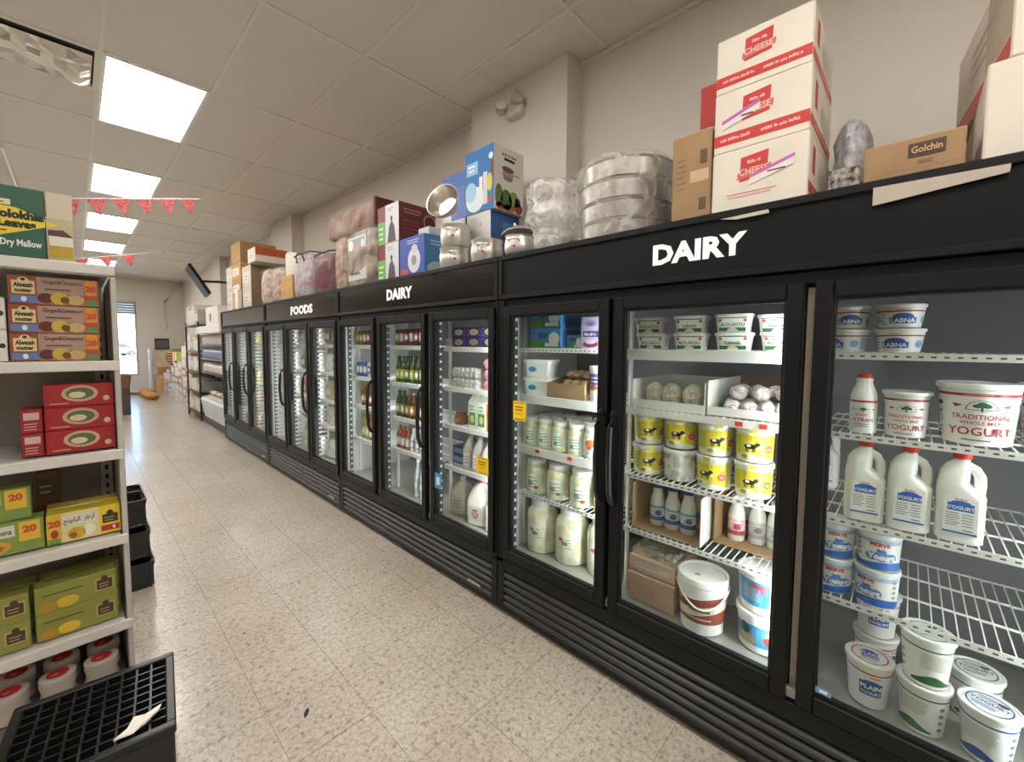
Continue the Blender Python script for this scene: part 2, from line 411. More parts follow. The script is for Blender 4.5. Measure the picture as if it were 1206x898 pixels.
# bunting strings
FLAGM=M('#94262b',.7,noise=.5,scale=60,h2='#bf6a66')
def bunting(x0,x1,y,z0,z1,pitch,fw,fh,lab):
    t=thing('bunting',lab,'bunting',(x0,y,z0)); b=MB(); L=x1-x0; zz=lambda x:(z1-z0)*x/L
    b.tube([(L*k/12,0,zz(L*k/12)) for k in range(13)],.003,M('#e6dcd4',.6),5); b.build('string',t)
    h=MB()
    for q in (0,L): h.tube([(q,0,zz(q)),(q,0,HC-z0-.002)],.0004,M('#e6dcd4',.6),3)
    h.build('hanging_thread',t,kind='stuff')
    for k in range(int(L/pitch)):
        x=pitch*(k+.5); f=MB(); v=[(x-fw/2,0,zz(x-fw/2)),(x+fw/2,0,zz(x+fw/2)),(x+fw*.22,.012,zz(x)-fh)]
        f.add([(a,c-.001,e) for a,c,e in v]+[(a,c+.001,e) for a,c,e in v],[(2,1,0),(3,4,5),(0,1,4,3),(1,2,5,4),(2,0,3,5)],FLAGM); f.build('flag',t)
bunting(-.52,.90,5,2.53,2.88,.155,.125,.14,'near string of red glitter triangle flags across the aisle')
bunting(-.55,1.02,9.5,2.62,3.05,.275,.17,.185,'far string of red triangle flags across the aisle near the window')
# wall conduit at far end
b=MB(); b.tube([(2.42,16.96,3.3),(2.0,16.96,2.75),(2.05,16.96,1.9)],.018,M('#cdbfae',.5)); tag(b.build('wall_conduit'),'thin beige bent cable conduit running down the far wall','conduit')
b=MB(); b.cbox(1.83,16.95,1.93,1.95,16.995,2.07,M('#d8ccbb',.5)); tag(b.build('wall_box'),'small pale switch box on the far wall beside the window','switch')
# ------------------------------------------------------------------ outside the window
b=MB(); b.box(-30,YW+.15,-.3,60,140,-.15,M('#b7b5b2',.9)); struct('street_ground',b)
b=MB(); b.box(-30,46,-.16,60,60.0,-.10,M('#a9ad6a',.9,noise=.3,scale=3)); tag(b.build('grass_verge'),'strip of yellow green grass verge outside the window','grass',kind='stuff')
b=MB(); b.box(-12,106,-.15,40,116,4.2,M('#b9b0b4',.8)); 
for k in range(8): b.box(-11+4*k,105.9,.2,-8.6+4*k,106.0,2.2,M('#7d858f',.3))
b.box(-12,105.6,3.0,40,106,3.9,M('#c8a4a4',.7)); tag(b.build('street_building'),'low pale shop building across the street outside the window','building')
def car(x,y,rz,col,lab):
    t=thing('car',lab,'car',(x,y,-.15),rz); b=MB(); m=M(col,.25,.3)
    prof=[(-2.1,.3),(-2.12,.75),(-1.9,.95),(-1.1,1.02),(-.55,1.45),(.75,1.48),(1.55,1.05),(2.05,.95),(2.1,.35)]
    b.prism(prof,m,-.85,.85,'y'); b.build('body',t)
    g=MB()
    for s in (-.853,.853):
        g=MB(); g.prism([(-1.0,1.03),(-.5,1.4),(.05,1.41),(.05,1.03)],M('#2d333a',.1),s-.004,s+.004,'y'); g.prism([(.12,1.03),(.12,1.41),(.7,1.42),(1.3,1.05)],M('#2d333a',.1),s-.004,s+.004,'y'); g.build('side_window',t)
    for a in (-1.3,1.3):
        for s in (-.8,.8):
            q=MB(); q.lathe([(.18,-.1),(.32,-.1),(.32,.1),(.18,.1)],M('#1b1b1d',.7),n=16); q.lathe([(.18,-.08),(.16,.1)],GREYM,n=12)
            o=q.build('wheel',t,(a,s,.32)); o.rotation_euler=(PI/2,0,0)
car(3.3,69,.35,'#7f93a8','blue car parked outside, left one through the window'); car(6.6,74,.35,'#8a94a0','grey blue car parked outside, right of the blue car')

# litter on the floor
b=MB(); b.loft([[(x,y,z) for x,y in ((-.022,0),(-.008,.008),(.014,.007),(.024,.002),(.012,-.006),(-.010,-.007))] for z in (.0012,.004)],M('#2c2622',.8),smooth=False); o=b.build('leaf_scrap',None,(.594,1.71,0),.9); tag(o,'small dark dry leaf lying on the floor tiles in front of the crate','leaf')
b=MB(); b.lathe([(.004,.001),(.006,.003),(.002,.005)],M('#6a3a30',.8),n=8); o=b.build('debris',None,(.55,2.43,0)); tag(o,'tiny reddish crumb on the floor tiles in mid aisle','debris')
# ================================================================== glass door coolers
FX=1.588; HB=1.736; HT=1.975
SH=(1.485,1.23,.95,.69); DECK=.36
FRAME=M('#111112',.45,spec=.28); LINER=M('#c9cac9',.45); LINER_DIM=M('#77787a',.5); DECKM=M('#a8a6a1',.42,.4); DARK=M('#0b0b0c',.6)  # liner back and top greyed: the dim interior is put into the colour
GL=glass_mat(); LED=M('#eef4ff',.4,emit=3.0)
def shelf_mesh(w,style):
    b=MB(); d=.5
    if style=='wire':
        b.box(0,0,-.0215,.003,w,-.001,WIREW)
        k=.012
        while k<w-.012: b.box(-.0006,k,-.0135,.0,k+.011,-.0085,M('#55565a',.5)); k+=.026
    else:
        h=.044 if style=='tall' else .03
        b.box(0,0,-h,.003,w,-.001,WIREW); b.box(.003,0,-.004,.012,w,-.001,WIREW)
    for x in (.17,.34,d): b.box(x-.003,0,-.008,x+.003,w,-.003,WIREW)
    n=int(w/.026)
    for i in range(n+1):
        y=.004+(w-.008)*i/n
        b.box(.003,y-.0016,-.0032,d,y+.0016,0,WIREW)
    return b
_SM={}
def shelf(root,y0,y1,z,style='wire',tags=()):
    w=round(y1-y0,3); k=(w,style)
    if k not in _SM: _SM[k]=shelf_mesh(w,style).mesh('shelf')
    o=bpy.data.objects.new('shelf',_SM[k]); C.objects.link(o); o.parent=root; o.location=(1.69-FX,y0,z)
    for (yy,col) in tags:
        t=MB(); t.box(-.0035,-.013,-.024,-.0015,.013,-.006,P(col)); t.build('price_tag',o,(0,yy-y0,0))
    return o
def cooler(label,Y0,Y1,doors,header,lettering,handles,shelves,pale_gap=None,stickers=()):
    """doors: (near Y, far Y) ranges, nearest first"""
    r=thing('glass_door_cooler',label,'refrigerator',(FX,Y0,0),0,'black upright coolers along the right wall'); W=Y1-Y0; L=lambda y:y-Y0
    g=.003
    b=MB(); b.cbox(.02,g,.02,.71,W-g,.30,BLACK); b.cbox(.03,g,.30,.71,.032,HB,BLACK); b.cbox(.03,W-.032,.30,.71,W-g,HB,BLACK)
    b.box(.69,.032,.30,.71,W-.032,HB,BLACK); b.cbox(.03,g,HB,.71,W-g,HT,BLACK,.008)
    b.box(.012,.03,1.703,.05,W-.03,HB,BLACK); b.box(.012,.03,.30,.05,W-.03,.333,BLACK); b.cbox(.0,g,.30,.05,L(doors[0][0])-.003,HB+.004,BLACK,.003); b.cbox(.0,L(doors[-1][1])+.003,.30,.05,W-g,HB+.004,BLACK,.003); b.build('cabinet_shell',r)
    b=MB(); x0,x1,y0,y1=.05,.69,.032,W-.032
    b.box(x0,y0,.30,x1,y0+.012,HB,LINER); b.box(x0,y1-.012,.30,x1,y1,HB,LINER); b.box(x1-.012,y0+.012,.30,x1,y1-.012,HB,LINER_DIM)
    b.box(x0,y0+.012,HB-.02,x1-.012,y1-.012,HB,LINER_DIM); b.build('liner',r)
    b=MB(); b.box(.03,y0+.012,.334,x1-.012,y1-.012,DECK,DECKM); b.cbox(.012,y0+.005,.334,.03,y1-.005,.368,M('#a3a09a',.35,.6),.003); b.build('deck',r)
    # header sign
    hm=BLACK if header=='matte' else BLACKG
    b=MB(); b.box(.004,.03,HB+.03,.03,W-.03,HT-.028,hm); f=.03
    for q in ((g,HB+.006,W-g,HB+f),(g,HT-.028,W-g,HT-.002),(g,HB+f,.03,HT-.028),(W-.03,HB+f,W-g,HT-.028)): b.cbox(-.006,q[0],q[1],.029,q[2],q[3],FRAME,.003)
    h=b.build('header_panel',r)
    for (txt,yc,zc,hh,sx) in lettering:
        d=Decal().plane((.0035,L(yc),zc),(0,-1,0),(0,0,1)); d.text(txt,0,-hh/2,hh,M('#f4f2ee',.5,emit=.25),1,bold=.045,sx=sx); d.build('lettering',h)
    # grille
    b=MB(); b.cbox(.0,g,.03,.02,.05,.325,FRAME,.003); b.cbox(.0,W-.05,.03,.02,W-g,.325,FRAME,.003); b.cbox(.0,.05,.262,.02,W-.05,.325,FRAME,.003)
    b.box(.021,.05,.03,.024,W-.05,.262,DARK); b.cbox(.004,.05,.03,.02,W-.05,.052,FRAME,.003); b.cbox(.03,.01,.0,.6,W-.01,.02,DARK); gr=b.build('grille',r)
    lv=MB(); lv.prism([(.002,0),(.0,.014),(.006,.022),(.019,.03),(.019,.022)],M('#2b2a2b',.32),.0,W-.102,'y'); lv=lv.mesh('louver')
    for k in range(5):
        o=bpy.data.objects.new('louver',lv); C.objects.link(o); o.parent=gr; o.location=(0,.051,.058+.041*k)
    b=MB(); b.cbox(-.004,.14,.082,.0,.25,.096,M('#b9b7b2',.3,.8),.001); b.build('badge_plate',gr)
    # mullions, pilasters, light strips
    ys=sorted([a for d in doors for a in d]); bounds=[(Y0,)]+[( (doors[i][1]+doors[i+1][0])/2,) for i in range(len(doors)-1)]
    for i in range(len(doors)-1):
        yc=(doors[i][1]+doors[i+1][0])/2; b=MB()
        b.box(.042,L(yc)-.028,.334,.062,L(yc)+.028,1.703,BLACK)
        if pale_gap==i: b.box(.039,L(yc)-.011,.36,.0418,L(yc)+.011,1.69,M('#b9b0a0',.5))
        b.build('mullion',r)
    for i,(a,c) in enumerate(doors):
        yb=L(c)+.011 if i<len(doors)-1 else W-.046
        b=MB(); b.box(.066,yb-.012,DECK,.094,yb-.006,1.70,M('#3b3c3e',.4)); z=DECK+.02
        p=b.build('pilaster',r); b=MB()
        while z<1.68: b.box(.072,yb-.016,z,.15 if Y0>3 else .086,yb-.0125,z+(.02 if Y0>3 else .015),M('#e9edf2',.35)); z+=.045 if Y0>3 else .05
        b.build('lit_slot_bars',p,kind='stuff')  # white bars stand in for lit slots; their glare is put into the colour
        b=MB(); b.box(.155,yb-.012,DECK,.175,yb-.001,1.70,WIREW); b.build('shelf_post',r)
        yn=L(a)-.012 if i>0 else .046
        b=MB(); b.box(.066,yn+.002,DECK,.086,yn+.02,1.68,WIREW); b.box(.07,yn+.0202,.42,.084,yn+.026,1.64,LED); b.build('light_strip',r)
        ld=bpy.data.lights.new('cooler_light','AREA'); ld.shape='RECTANGLE'; ld.size=1.22; ld.size_y=.03; ld.energy=STRIP_E; ld.color=(.93,.97,1.0)
        lo=bpy.data.objects.new('cooler_light',ld); C.objects.link(lo)
        zx=Vector((-.35,-.94,0)).normalized(); xx=Vector((0,0,1)); yy=zx.cross(xx)
        lo.matrix_world=Matrix(((xx.x,yy.x,zx.x,FX+.078),(xx.y,yy.y,zx.y,Y0+yn+.045),(xx.z,yy.z,zx.z,1.03),(0,0,0,1)))
        # shelves
        for (z,style,tags) in shelves[i]: shelf(r,yn+.022 if i==0 else L(a)-.008,yb-.02,z,style,[(L(ty),tc) for ty,tc in tags])
        # door
        b=MB(); f=.046; z0,z1=.335,1.702; y0,y1=L(a),L(c)
        b.cbox(-.013,y0,z0,.026,y0+f,z1,FRAME,.004); b.cbox(-.013,y1-f,z0,.026,y1,z1,FRAME,.004)
        b.cbox(-.013,y0+f,z0,.026,y1-f,z0+.058,FRAME,.004); b.cbox(-.013,y0+f,z1-.05,.026,y1-f,z1,FRAME,.004)
        for q in ((y0+f,z0+.058,y0+f+.008,z1-.05),(y1-f-.008,z0+.058,y1-f,z1-.05),(y0+f+.008,z0+.058,y1-f-.008,z0+.066),(y0+f+.008,z1-.058,y1-f-.008,z1-.05)):
            b.box(-.002,q[0],q[1],.018,q[2],q[3],DARK)
        d=b.build('door',r)
        b=MB(); b.box(.004,y0+f+.008,z0+.066,.009,y1-f-.008,z1-.058,GL); b.build('glass_pane',d)
        if handles[i]:
            yh=y0+.02 if handles[i]=='near' else y1-.02; b=MB()
            b.tube([(-.012,yh,.82),(-.035,yh,.835),(-.052,yh,.88),(-.060,yh,1.02),(-.052,yh,1.16),(-.035,yh,1.205),(-.012,yh,1.22)],.0125,M('#101011',.3)); b.build('handle',d)
        for (di,sy,sz,sw,shh,col,kind) in stickers:
            if di!=i: continue
            q=Decal().plane((-.0135,L(sy),sz),(0,-1,0),(0,0,1)); q.rect(-sw/2,-shh/2,sw/2,shh/2,P(col))
            if kind=='alarm': q.fine(-sw*.36,-.0,sw*.42,shh*.3,2,P('#1d1a12')); q.fine(-sw*.3,-shh*.2,sw*.3,-shh*.06,1,P('#c98a1a')); q.rect(-sw*.4,shh*.4,sw*.4,shh*.43,P('#1d1a12')); q.rect(-sw*.4,-shh*.43,sw*.4,-shh*.4,P('#1d1a12'))
            else: q.rect(-sw*.25,-shh*.25,sw*.25,shh*.25,P('#d8e6f2'),1)
            q.build('sticker',d)
    return r
RED='#d9412f'
ws=lambda *z:[(q,'wire',()) for q in z]
A=cooler('nearest black three door cooler with matte white lettered sign',-.47,1.62,[(-.452,.222),(.25,.918),(.94,1.572)],'matte',[('DAIRY',.588,1.858,.074,1.12)],[None,'far','near'],
  [ws(*SH[:3],.685),[(SH[0],'tall',()),(SH[1],'solid',((.70,'#f1efe9'),(.45,RED),(.37,RED))),(.935,'wire',()),(SH[3],'wire',())],[(SH[0],'wire',()),(SH[1],'tall',()),(.95,'tall',((1.42,RED),(1.21,RED))),(.69,'wire',())]],pale_gap=0,
  stickers=((2,1.448,1.16,.088,.10,'#f3c81f','alarm'),(0,.15,.425,.04,.02,'#5f8ea6','dot')))
Bc=cooler('second black three door cooler with glossy white lettered sign under the pots',1.62,3.61,[(1.644,2.245),(2.293,2.914),(2.965,3.585)],'gloss',[('DAIRY',2.62,1.858,.074,1.12)],[None,'near','near'],
  [[(z,'solid',()) for z in (1.485,1.225,.975,.70)],[(z,'solid',()) for z in (1.49,1.21,.945,.70)],[(z,'solid',()) for z in (1.49,1.22,.97,.68)]],
  stickers=((0,1.73,.815,.10,.10,'#f3c81f','alarm'),(0,2.15,.63,.07,.10,'#3f8fd0','dot')))
Cc=cooler('third black three door cooler from the camera under the bagged blankets',3.61,5.61,[(3.635,4.25),(4.275,4.9),(4.93,5.585)],'gloss',[('FOODS',4.45,1.842,.08,1.6)],[None,'near','near'],
  [[(z,'solid',()) for z in (1.49,1.22,.95,.69)]]*3)
Dc=cooler('farthest black three door cooler beside the open display case',5.61,7.74,[(5.64,6.30),(6.33,7.03),(7.06,7.715)],'gloss',[],[None,'near','near'],
  [[(z,'wire',()) for z in (1.49,1.22,.95,.69)],[(z,'wire',()) for z in (1.49,1.22,.95,.69)],[]])
# remnants of tape on the nearest cooler's sign
b=MB(); b.add([(0,0,0),(.253,0,-.004),(.2515,0,-.024),(.15,0,-.034),(.05,0,-.045),(.0,0,-.05),(0,.0008,0),(.253,.0008,-.004),(.2515,.0008,-.024),(.15,.0008,-.034),(.05,.0008,-.045),(0,.0008,-.05)],
  [(0,5,4,3,2,1),(6,7,8,9,10,11)]+[(i,(i+1)%6,6+(i+1)%6,6+i) for i in range(6)],M('#b9ada0',.6))
o=b.build('tape_strip',None,(FX-.0075,.10,1.952),-PI/2); tag(o,'long torn strip of pale masking tape on the nearest cooler sign','tape')
b=MB(); b.add([(0,0,-.004),(.145,0,0),(.15,0,-.012),(.05,0,-.014),(0,.0008,-.004),(.145,.0008,0),(.15,.0008,-.012),(.05,.0008,-.014)],[(0,3,2,1),(4,5,6,7)]+[(i,(i+1)%4,4+(i+1)%4,4+i) for i in range(4)],M('#cfc6ba',.5))
o=b.build('tape_strip',None,(FX-.0075,.505,1.949),-PI/2); tag(o,'short torn tape remnant under the white cheese cartons','tape')
# ================================================================== goods in the nearest cooler
SH=tuple(z+.0012 for z in SH)        # goods rest on the wires
BLUE='#2c62b8'; REDC='#b02230'; GRN='#2e6b3c'; WH=P('#f4f2ee'); PW=M('#efeeea',.35)
def cup(root,r0,r1,h,lid_r,lid_h,body=PW,lid=PW,n=28):
    """tapered tub with an overhanging lid"""
    b=MB(); b.lathe([(r0-.004,0),(r0,.003),(r1,h-lid_h-.001)],body,n=n,cap1=True); b.build('body',root)
    b=MB(); b.lathe([(lid_r-.001,h-lid_h),(lid_r,h-lid_h+.002),(lid_r,h-.002),(lid_r-.002,h),(lid_r-.007,h),(lid_r-.008,h-.0025)],lid,n=n); return b.build('lid',root)
def labna_fn(root):
    r0,r1,h=.048,.057,.072; cup(root,r0,r1,h,.0605,.009)
    d=Decal().cone(r0,0,r1,h-.01); C1=P('#2a5fb4')
    d.rect(-.17,.049,.17,.053,P(REDC)); d.fine(-.012,.054,.02,.0585,1,P(REDC))
    d.rect(-.032,.014,.032,.032,C1); d.arch(0,.031,.026,.014,C1); d.text('LABNA',0,.017,.013,WH,2,bold=.03)
    d.ell(.06,.026,.012,.011,P('#7fa6cf')); d.rect(.078,.008,.10,.045,P('#9db9d8')); d.ell(-.065,.025,.01,.01,P('#9dbfdd')); d.fine(-.055,.01,-.04,.045,4,P('#8d9096')); d.rect(-.10,.01,-.08,.035,P('#bcd3e4'))
    d.build('label',root)
LABNA=Kind('labna_tub','tub',labna_fn)
for (yc,z,e,lab) in ((.152,1.5595,.15,'red banded white soft cheese tub, upper left of the top shelf, rightmost door'),(.152,SH[0],-.75,'white cheese tub turned to its pale blue side, lower left, rightmost door'),
                   (.030,1.5595,.15,'red banded white soft cheese tub, upper right of the four, rightmost door'),(.028,SH[0],-.2,'red banded white soft cheese tub, lower right of the four, rightmost door')):
    x,y=at(yc,.058); LABNA.put((x,y,z),face(x,y,e),lab,'blue and white soft cheese tubs')
def tree(d,u,v,s,k=1):
    d.arch(u,v,.03*s,.026*s,P('#5c5f58'),k); d.arch(u,v+.0015*s,.0275*s,.023*s,WH,k+1); d.rect(u-.002*s,v-.004*s,u+.002*s,v+.012*s,P('#3a4a34'),k+2)
    for (a,b,c) in ((-.008,.011,.009),(.008,.011,.009),(0,.017,.008),(-.004,.013,.009),(.005,.014,.009)): d.ell(u+a*s,v+b*s,c*s,.005*s,P('#2f6b46'),k+2)
    for sg in (-1,1): d.poly([(u+sg*.034*s,v+.012*s),(u+sg*.055*s,v+.016*s),(u+sg*.05*s,v+.006*s)][::sg],P(REDC),k)
def bigyog_fn(r0,r1,h,s):
    def fn(root):
        cup(root,r0,r1,h,r1+.006,.014*s); d=Decal().cone(r0,0,r1,h-.014*s); T=P(REDC)
        d.rect(-2.6*r1,h*.80,2.6*r1,h*.845,T); d.fine(-.03*s,h*.81,.03*s,h*.84,1,P('#e8b8b4'),1)
        tree(d,0,h*.58,s*.95); d.text('TRADITIONAL',0,h*.43,.0125*s,T,1,bold=.01); d.text('WHOLE MILK',0,h*.345,.009*s,T,1,bold=.01); d.text('YOGURT',0,h*.17,.021*s,T,1,bold=.01,sx=1.05)
        d.fine(-.035*s,h*.07,.035*s,h*.12,1,P('#555'))
        for sg in (-1,1):
            d.ell(sg*.09*s,h*.66,.012*s,.006*s,P('#4d4f50')); d.ell(sg*.09*s,h*.52,.011*s,.004*s,P('#8a8c8c')); d.ring(sg*.09*s,h*.40,.008*s,.0105*s,P('#6e7072'),n=16); d.fine(sg*.09*s-.012*s,h*.1,sg*.09*s+.012*s,h*.28,3,P('#777'))
            d.poly([(sg*.085*s,.01),(sg*.115*s,.012),(sg*.1*s,.03*s)][::sg],T)
        d.build('label',root)
    return fn
YM=Kind('yogurt_tub','tub',bigyog_fn(.047,.052,.138,.78)); YL=Kind('yogurt_pail','tub',bigyog_fn(.071,.081,.172,1.1))
x,y=at(.004,.056); YM.put((x,y,SH[1]),face(x,y,.02),'medium white and red yogurt tub between the drink bottle and the large tub')
x,y=at(-.137,.083); YL.put((x,y,SH[1]),face(x,y,.12),'large white and red yogurt tub with green tree emblem, rightmost door')
x,y=at(-.25,.083,1.76); YL.put((x+.03,y-.05,SH[1]),face(x,y,-.95),'second large yogurt tub at the right edge, showing its side')
def bottle(root,prof,cap,body=PW,capm=None,n=24):
    b=MB(); b.lathe(prof,body,n=n); b.build('body',root)
    b=MB(); r,z0,z1=cap; b.lathe([(r,z0),(r+.0005,z0+.002),(r,z1-.002),(r-.002,z1)],capm or P('#c8322f'),n=n); b.build('cap',root)
def ayran_fn(root):
    bottle(root,[(.030,0),(.034,.004),(.034,.06),(.0335,.115),(.031,.128),(.022,.152),(.0205,.158),(.0215,.172),(.016,.174)],(.0175,.174,.187),capm=P('#d8382e'))
    d=Decal().cone(.034,.0,.034,.11); T=P(REDC); d.rect(-.09,.098,.09,.104,T); tree(d,0,.07,.55); d.text('AYRAN',0,.038,.0115,T,1,bold=.01); d.fine(-.02,.055,.02,.064,2,P('#c05058')); d.fine(-.022,.02,.022,.034,2,P('#8d8a88')); d.build('label',root)
x,y=at(.101,.034); Kind('yogurt_drink_bottle','bottle',ayran_fn).put((x,y,SH[1]),face(x,y),'small white yogurt drink bottle with red cap, rightmost door')
def jug_fn(root):
    # shouldered half gallon jug; the handle stands clear of the body on its right
    b=MB(); R=lambda w,d,z,cx=0,r=.024: rr(w,d,r,z,cx,0,5)
    b.loft([R(.084,.084,0),R(.096,.096,.006),R(.098,.098,.05),R(.098,.098,.135),R(.082,.096,.150,-.008),R(.062,.090,.165,-.016),R(.060,.082,.192,-.014,.022),R(.050,.060,.214,-.008,.02),R(.036,.038,.226,-.002,.016),R(.030,.030,.230,0,.0149),R(.030,.030,.243,0,.0149)],M('#efede6',.3)); b.build('body',root)
    b=MB(); b.tube([(.030,0,.128),(.036,0,.142),(.0375,0,.165),(.036,0,.188),(.027,0,.206),(.010,0,.216)],.0125,M('#efede6',.3),10); b.build('handle',root)
    b=MB(); b.lathe([(.018,.235),(.0195,.237),(.0195,.252),(.017,.255)],P('#d3342c'),n=20); b.build('cap',root)
    d=Decal().front(-.0491); c=P('#2f68bd'); d.rect(-.034,.028,.034,.132,WH); d.rect(-.026,.094,.026,.116,c,1); d.arch(0,.1155,.020,.008,c,1); d.words(-.012,.125,.012,.130,P('#c94a44'),1)
    d.text('YOGURT',0,.099,.0095,WH,2,bold=.03); d.fine(-.03,.05,.0,.090,6,P('#8a8a92'),1); d.fine(.003,.05,.031,.090,5,P('#9a9aa2'),1); d.rect(-.034,.030,.034,.035,c,1); d.fine(.006,.038,.03,.045,1,P('#3a3c48'),1); d.build('label',root)
JUG=Kind('yogurt_jug','jug',jug_fn)
for yc,lab in ((.088,'leftmost white jug with red cap on the middle shelf, rightmost door'),(-.013,'middle white jug with red cap between two others, rightmost door'),(-.117,'rightmost white jug with red cap, nearest the empty wire shelf')):
    x,y=at(yc,.05,1.695); JUG.put((x,y,SH[2]),face(x,y,.06),lab,'red capped yogurt jugs')
x,y=at(.11,.05,1.95); JUG.put((x+.05,y+.12,SH[2]),AISLE,'white jug half hidden at the back behind the leftmost jug')
def byog_fn(root):
    r0,r1,h=.050,.055,.118; clear=M('#e9ecee',.25)
    cup(root,r0,r1,h,.058,.016,lid=clear); d=Decal().cone(r0,0,r1,h-.017); c=P('#2a6bc4')
    d.rect(-.165,.086,.165,.099,P('#a9c3dc')); d.strip(-.165,.165,lambda u:.004,lambda u:.018+.012*abs(math.sin(u*19+.9)),c)
    for o in (0,.165):
        u0=o if o==0 else .158
        d.text('MERVE',u0-.004,.078,.0115,P('#cf3a36'),2,bold=.04); d.text('Sade',u0,.0625,.0085,c,2,bold=.05)
        for (a,bv,cc,dd) in ((-.024,.05,.016,.013),(0,.053,.02,.016),(.024,.052,.014,.013)): d.ell(u0+a,bv-.006,cc,dd,P('#5d8fd0'),1)
        d.text('Yogurt',u0,.038,.0165,WH,3,bold=.06)
    for q in range(4): d.ell(-.058,.04+.016*q,.006,.005,P('#9aa0a6'),1)
    for q in range(4): d.ell(.07,.04+.016*q,.006,.005,P('#9aa0a6'),1)
    d.build('label',root)
BY=Kind('plain_yogurt_tub','tub',byog_fn)
for (yc,z,e,lab) in ((.155,.8055,.25,'upper left blue and white yogurt tub on the fourth shelf, rightmost door'),(.155,.6855,.2,'lower left blue and white yogurt tub on the fourth shelf, rightmost door'),
                   (.046,.8055,.15,'upper right blue and white yogurt tub under the left jug, rightmost door'),(.046,.6855,-.45,'lower right blue and white yogurt tub with turned label, rightmost door')):
    x,y=at(yc,.056); BY.put((x,y,z),face(x,y,e),lab,'blue and white yogurt tubs')
def quart_fn(col,txt,mound):
    def fn(root):
        r0,r1,h=.047,.0585,.150; lid=cup(root,r0,r1,h,.0625,.014); c=P(col); d=Decal().cone(r0,0,r1,h-.015)
        d.rect(-.18,.116,.18,.1205,c)
        if txt:
            d.text('Karoun',.02,.106,.007,P('#c9524a'),1,bold=.02) if False else d.fine(-.002,.104,.032,.112,1,P('#c9524a'))
            d.rect(-.026,.045,.03,.09,P('#2c63ad')); d.arch(.002,.0895,.02,.007,P('#2c63ad')); d.text('PLAIN',.002,.068,.014,WH,2,bold=.04); d.text('YOGURT',.002,.051,.0095,WH,2,bold=.03)
            d.fine(-.08,.04,-.055,.1,5,P('#97999c'))
        else:
            d.strip(-.06,.045,lambda u:.012,lambda u:.026+.016*math.cos((u+.01)*46)*(1-abs(u)*8) if abs(u)<.06 else .02,c); d.fine(-.04,.06,.035,.108,8,P('#b3aa98'))
            for q in range(4): d.ell(.065,.03+.022*q,.007,.006,P('#8c8f90'))
            for q in range(3): d.ell(-.085,.04+.022*q,.007,.006,P('#8c8f90'))
        d.build('label',root)
        t=Decal().top(.1480,0,0); t.ring(0,0,.043,.0465,c)
        if txt:
            t.rect(-.022,-.018,.022,.018,P('#2c63ad')); t.arch(0,.018,.015,.008,P('#2c63ad')); t.text('PLAIN',0,-.002,.012,WH,1,bold=.03); t.text('YOGURT',0,-.015,.008,WH,1,bold=.03); t.fine(-.03,-.034,.03,-.024,1,P('#c9524a'))
        else:
            t.fine(-.028,.016,.026,.030,2,c); t.text('YOGURT',0,-.004,.014,P(mound),1,bold=.02); t.fine(-.034,-.026,.03,-.01,2,c); t.ell(.022,.022,.011,.007,P('#4b4f4c'))
        t.build('lid_print',root)
    return fn
QR=Kind('quart_yogurt_tub','tub',quart_fn('#c2372f',True,'')); QG=Kind('quart_yogurt_tub','tub',quart_fn('#2f6a3d',False,'#5a6a60')); QB=Kind('quart_yogurt_tub','tub',quart_fn('#2d4f9c',False,'#5476bd'))
def q(K,px,z,e,lab):
    x,y=px; K.put((x,y,z),face(x,y,e),lab)
q(QR,(1.735,.052),DECK+.0015,.1,'red ringed plain yogurt tub alone at the front of the floor, rightmost door')
q(QR,(1.90,.045),DECK+.0015,.9,'red ringed plain yogurt tub at the bottom of the back stack')
q(QR,(1.895,.045),DECK+.152,.1,'red ringed plain yogurt tub on top of the back stack')
q(QG,(1.725,-.073),DECK+.0015,-.4,'green ringed white yogurt tub carrying another one')
q(QG,(1.72,-.074),DECK+.152,.5,'green ringed white yogurt tub stacked on its twin')
q(QG,(1.885,-.19),DECK+.0015,.2,'green ringed white yogurt tub behind the blue ringed one')
q(QB,(1.722,-.203),DECK+.0015,-.2,'blue ringed white yogurt tub at the bottom right corner')
q(QG,(1.965,-.085),DECK+.0015,.2,'green ringed yogurt tub at the back behind the green stack')
# ---- middle door
def sq_fn(word,soft):
    def fn(root):
        w,dp,h=.125,.098,.068
        b=MB(); b.loft([rr(w-.02,dp-.02,.016,0),rr(w-.016,dp-.016,.018,.003),rr(w-.003,dp-.003,.022,h-.012)],PW); b.build('body',root)
        b=MB(); b.loft([rr(w+.006,dp+.006,.024,h-.012),rr(w+.007,dp+.007,.024,h-.009),rr(w+.006,dp+.006,.024,h-.001),rr(w-.004,dp-.004,.022,h)],PW); b.build('lid',root)
        n=Vector((0,-.0155,0)); d=Decal().plane((0,-dp/2+.0087,.002),(1,0,0),(0,-.125,1)); g=P('#2d6a3a')
        d.strip(-.045,.045,.002,lambda u:.010+.008*abs(math.sin(u*52)),g); d.arch(0,.001,.019,.014,P('#e4d9c2'),1); d.text(word,0,.020,.0135,P('#2c4a33'),1,bold=.02); d.ell(-.042,.042,.006,.005,P('#c94a50')); d.ell(.042,.042,.006,.005,P('#c94a50')); d.strip(-.05,.05,lambda u:.050-.006*(1-abs(u)*18),.053,g)
        d.build('label',root)
        d=Decal().plane((w/2-.0087,0,.002),(0,1,0),(.11,0,1)); d.fine(-.025,.012,.025,.045,3,P('#8a9c8e')); d.build('side_label',root)
    return fn
S1=Kind('soft_cheese_tub','tub',sq_fn('AOUAOU',0)); S2=Kind('soft_cheese_tub','tub',sq_fn('Labneh',1))
gq='white and green soft cheese tubs on the top shelf'
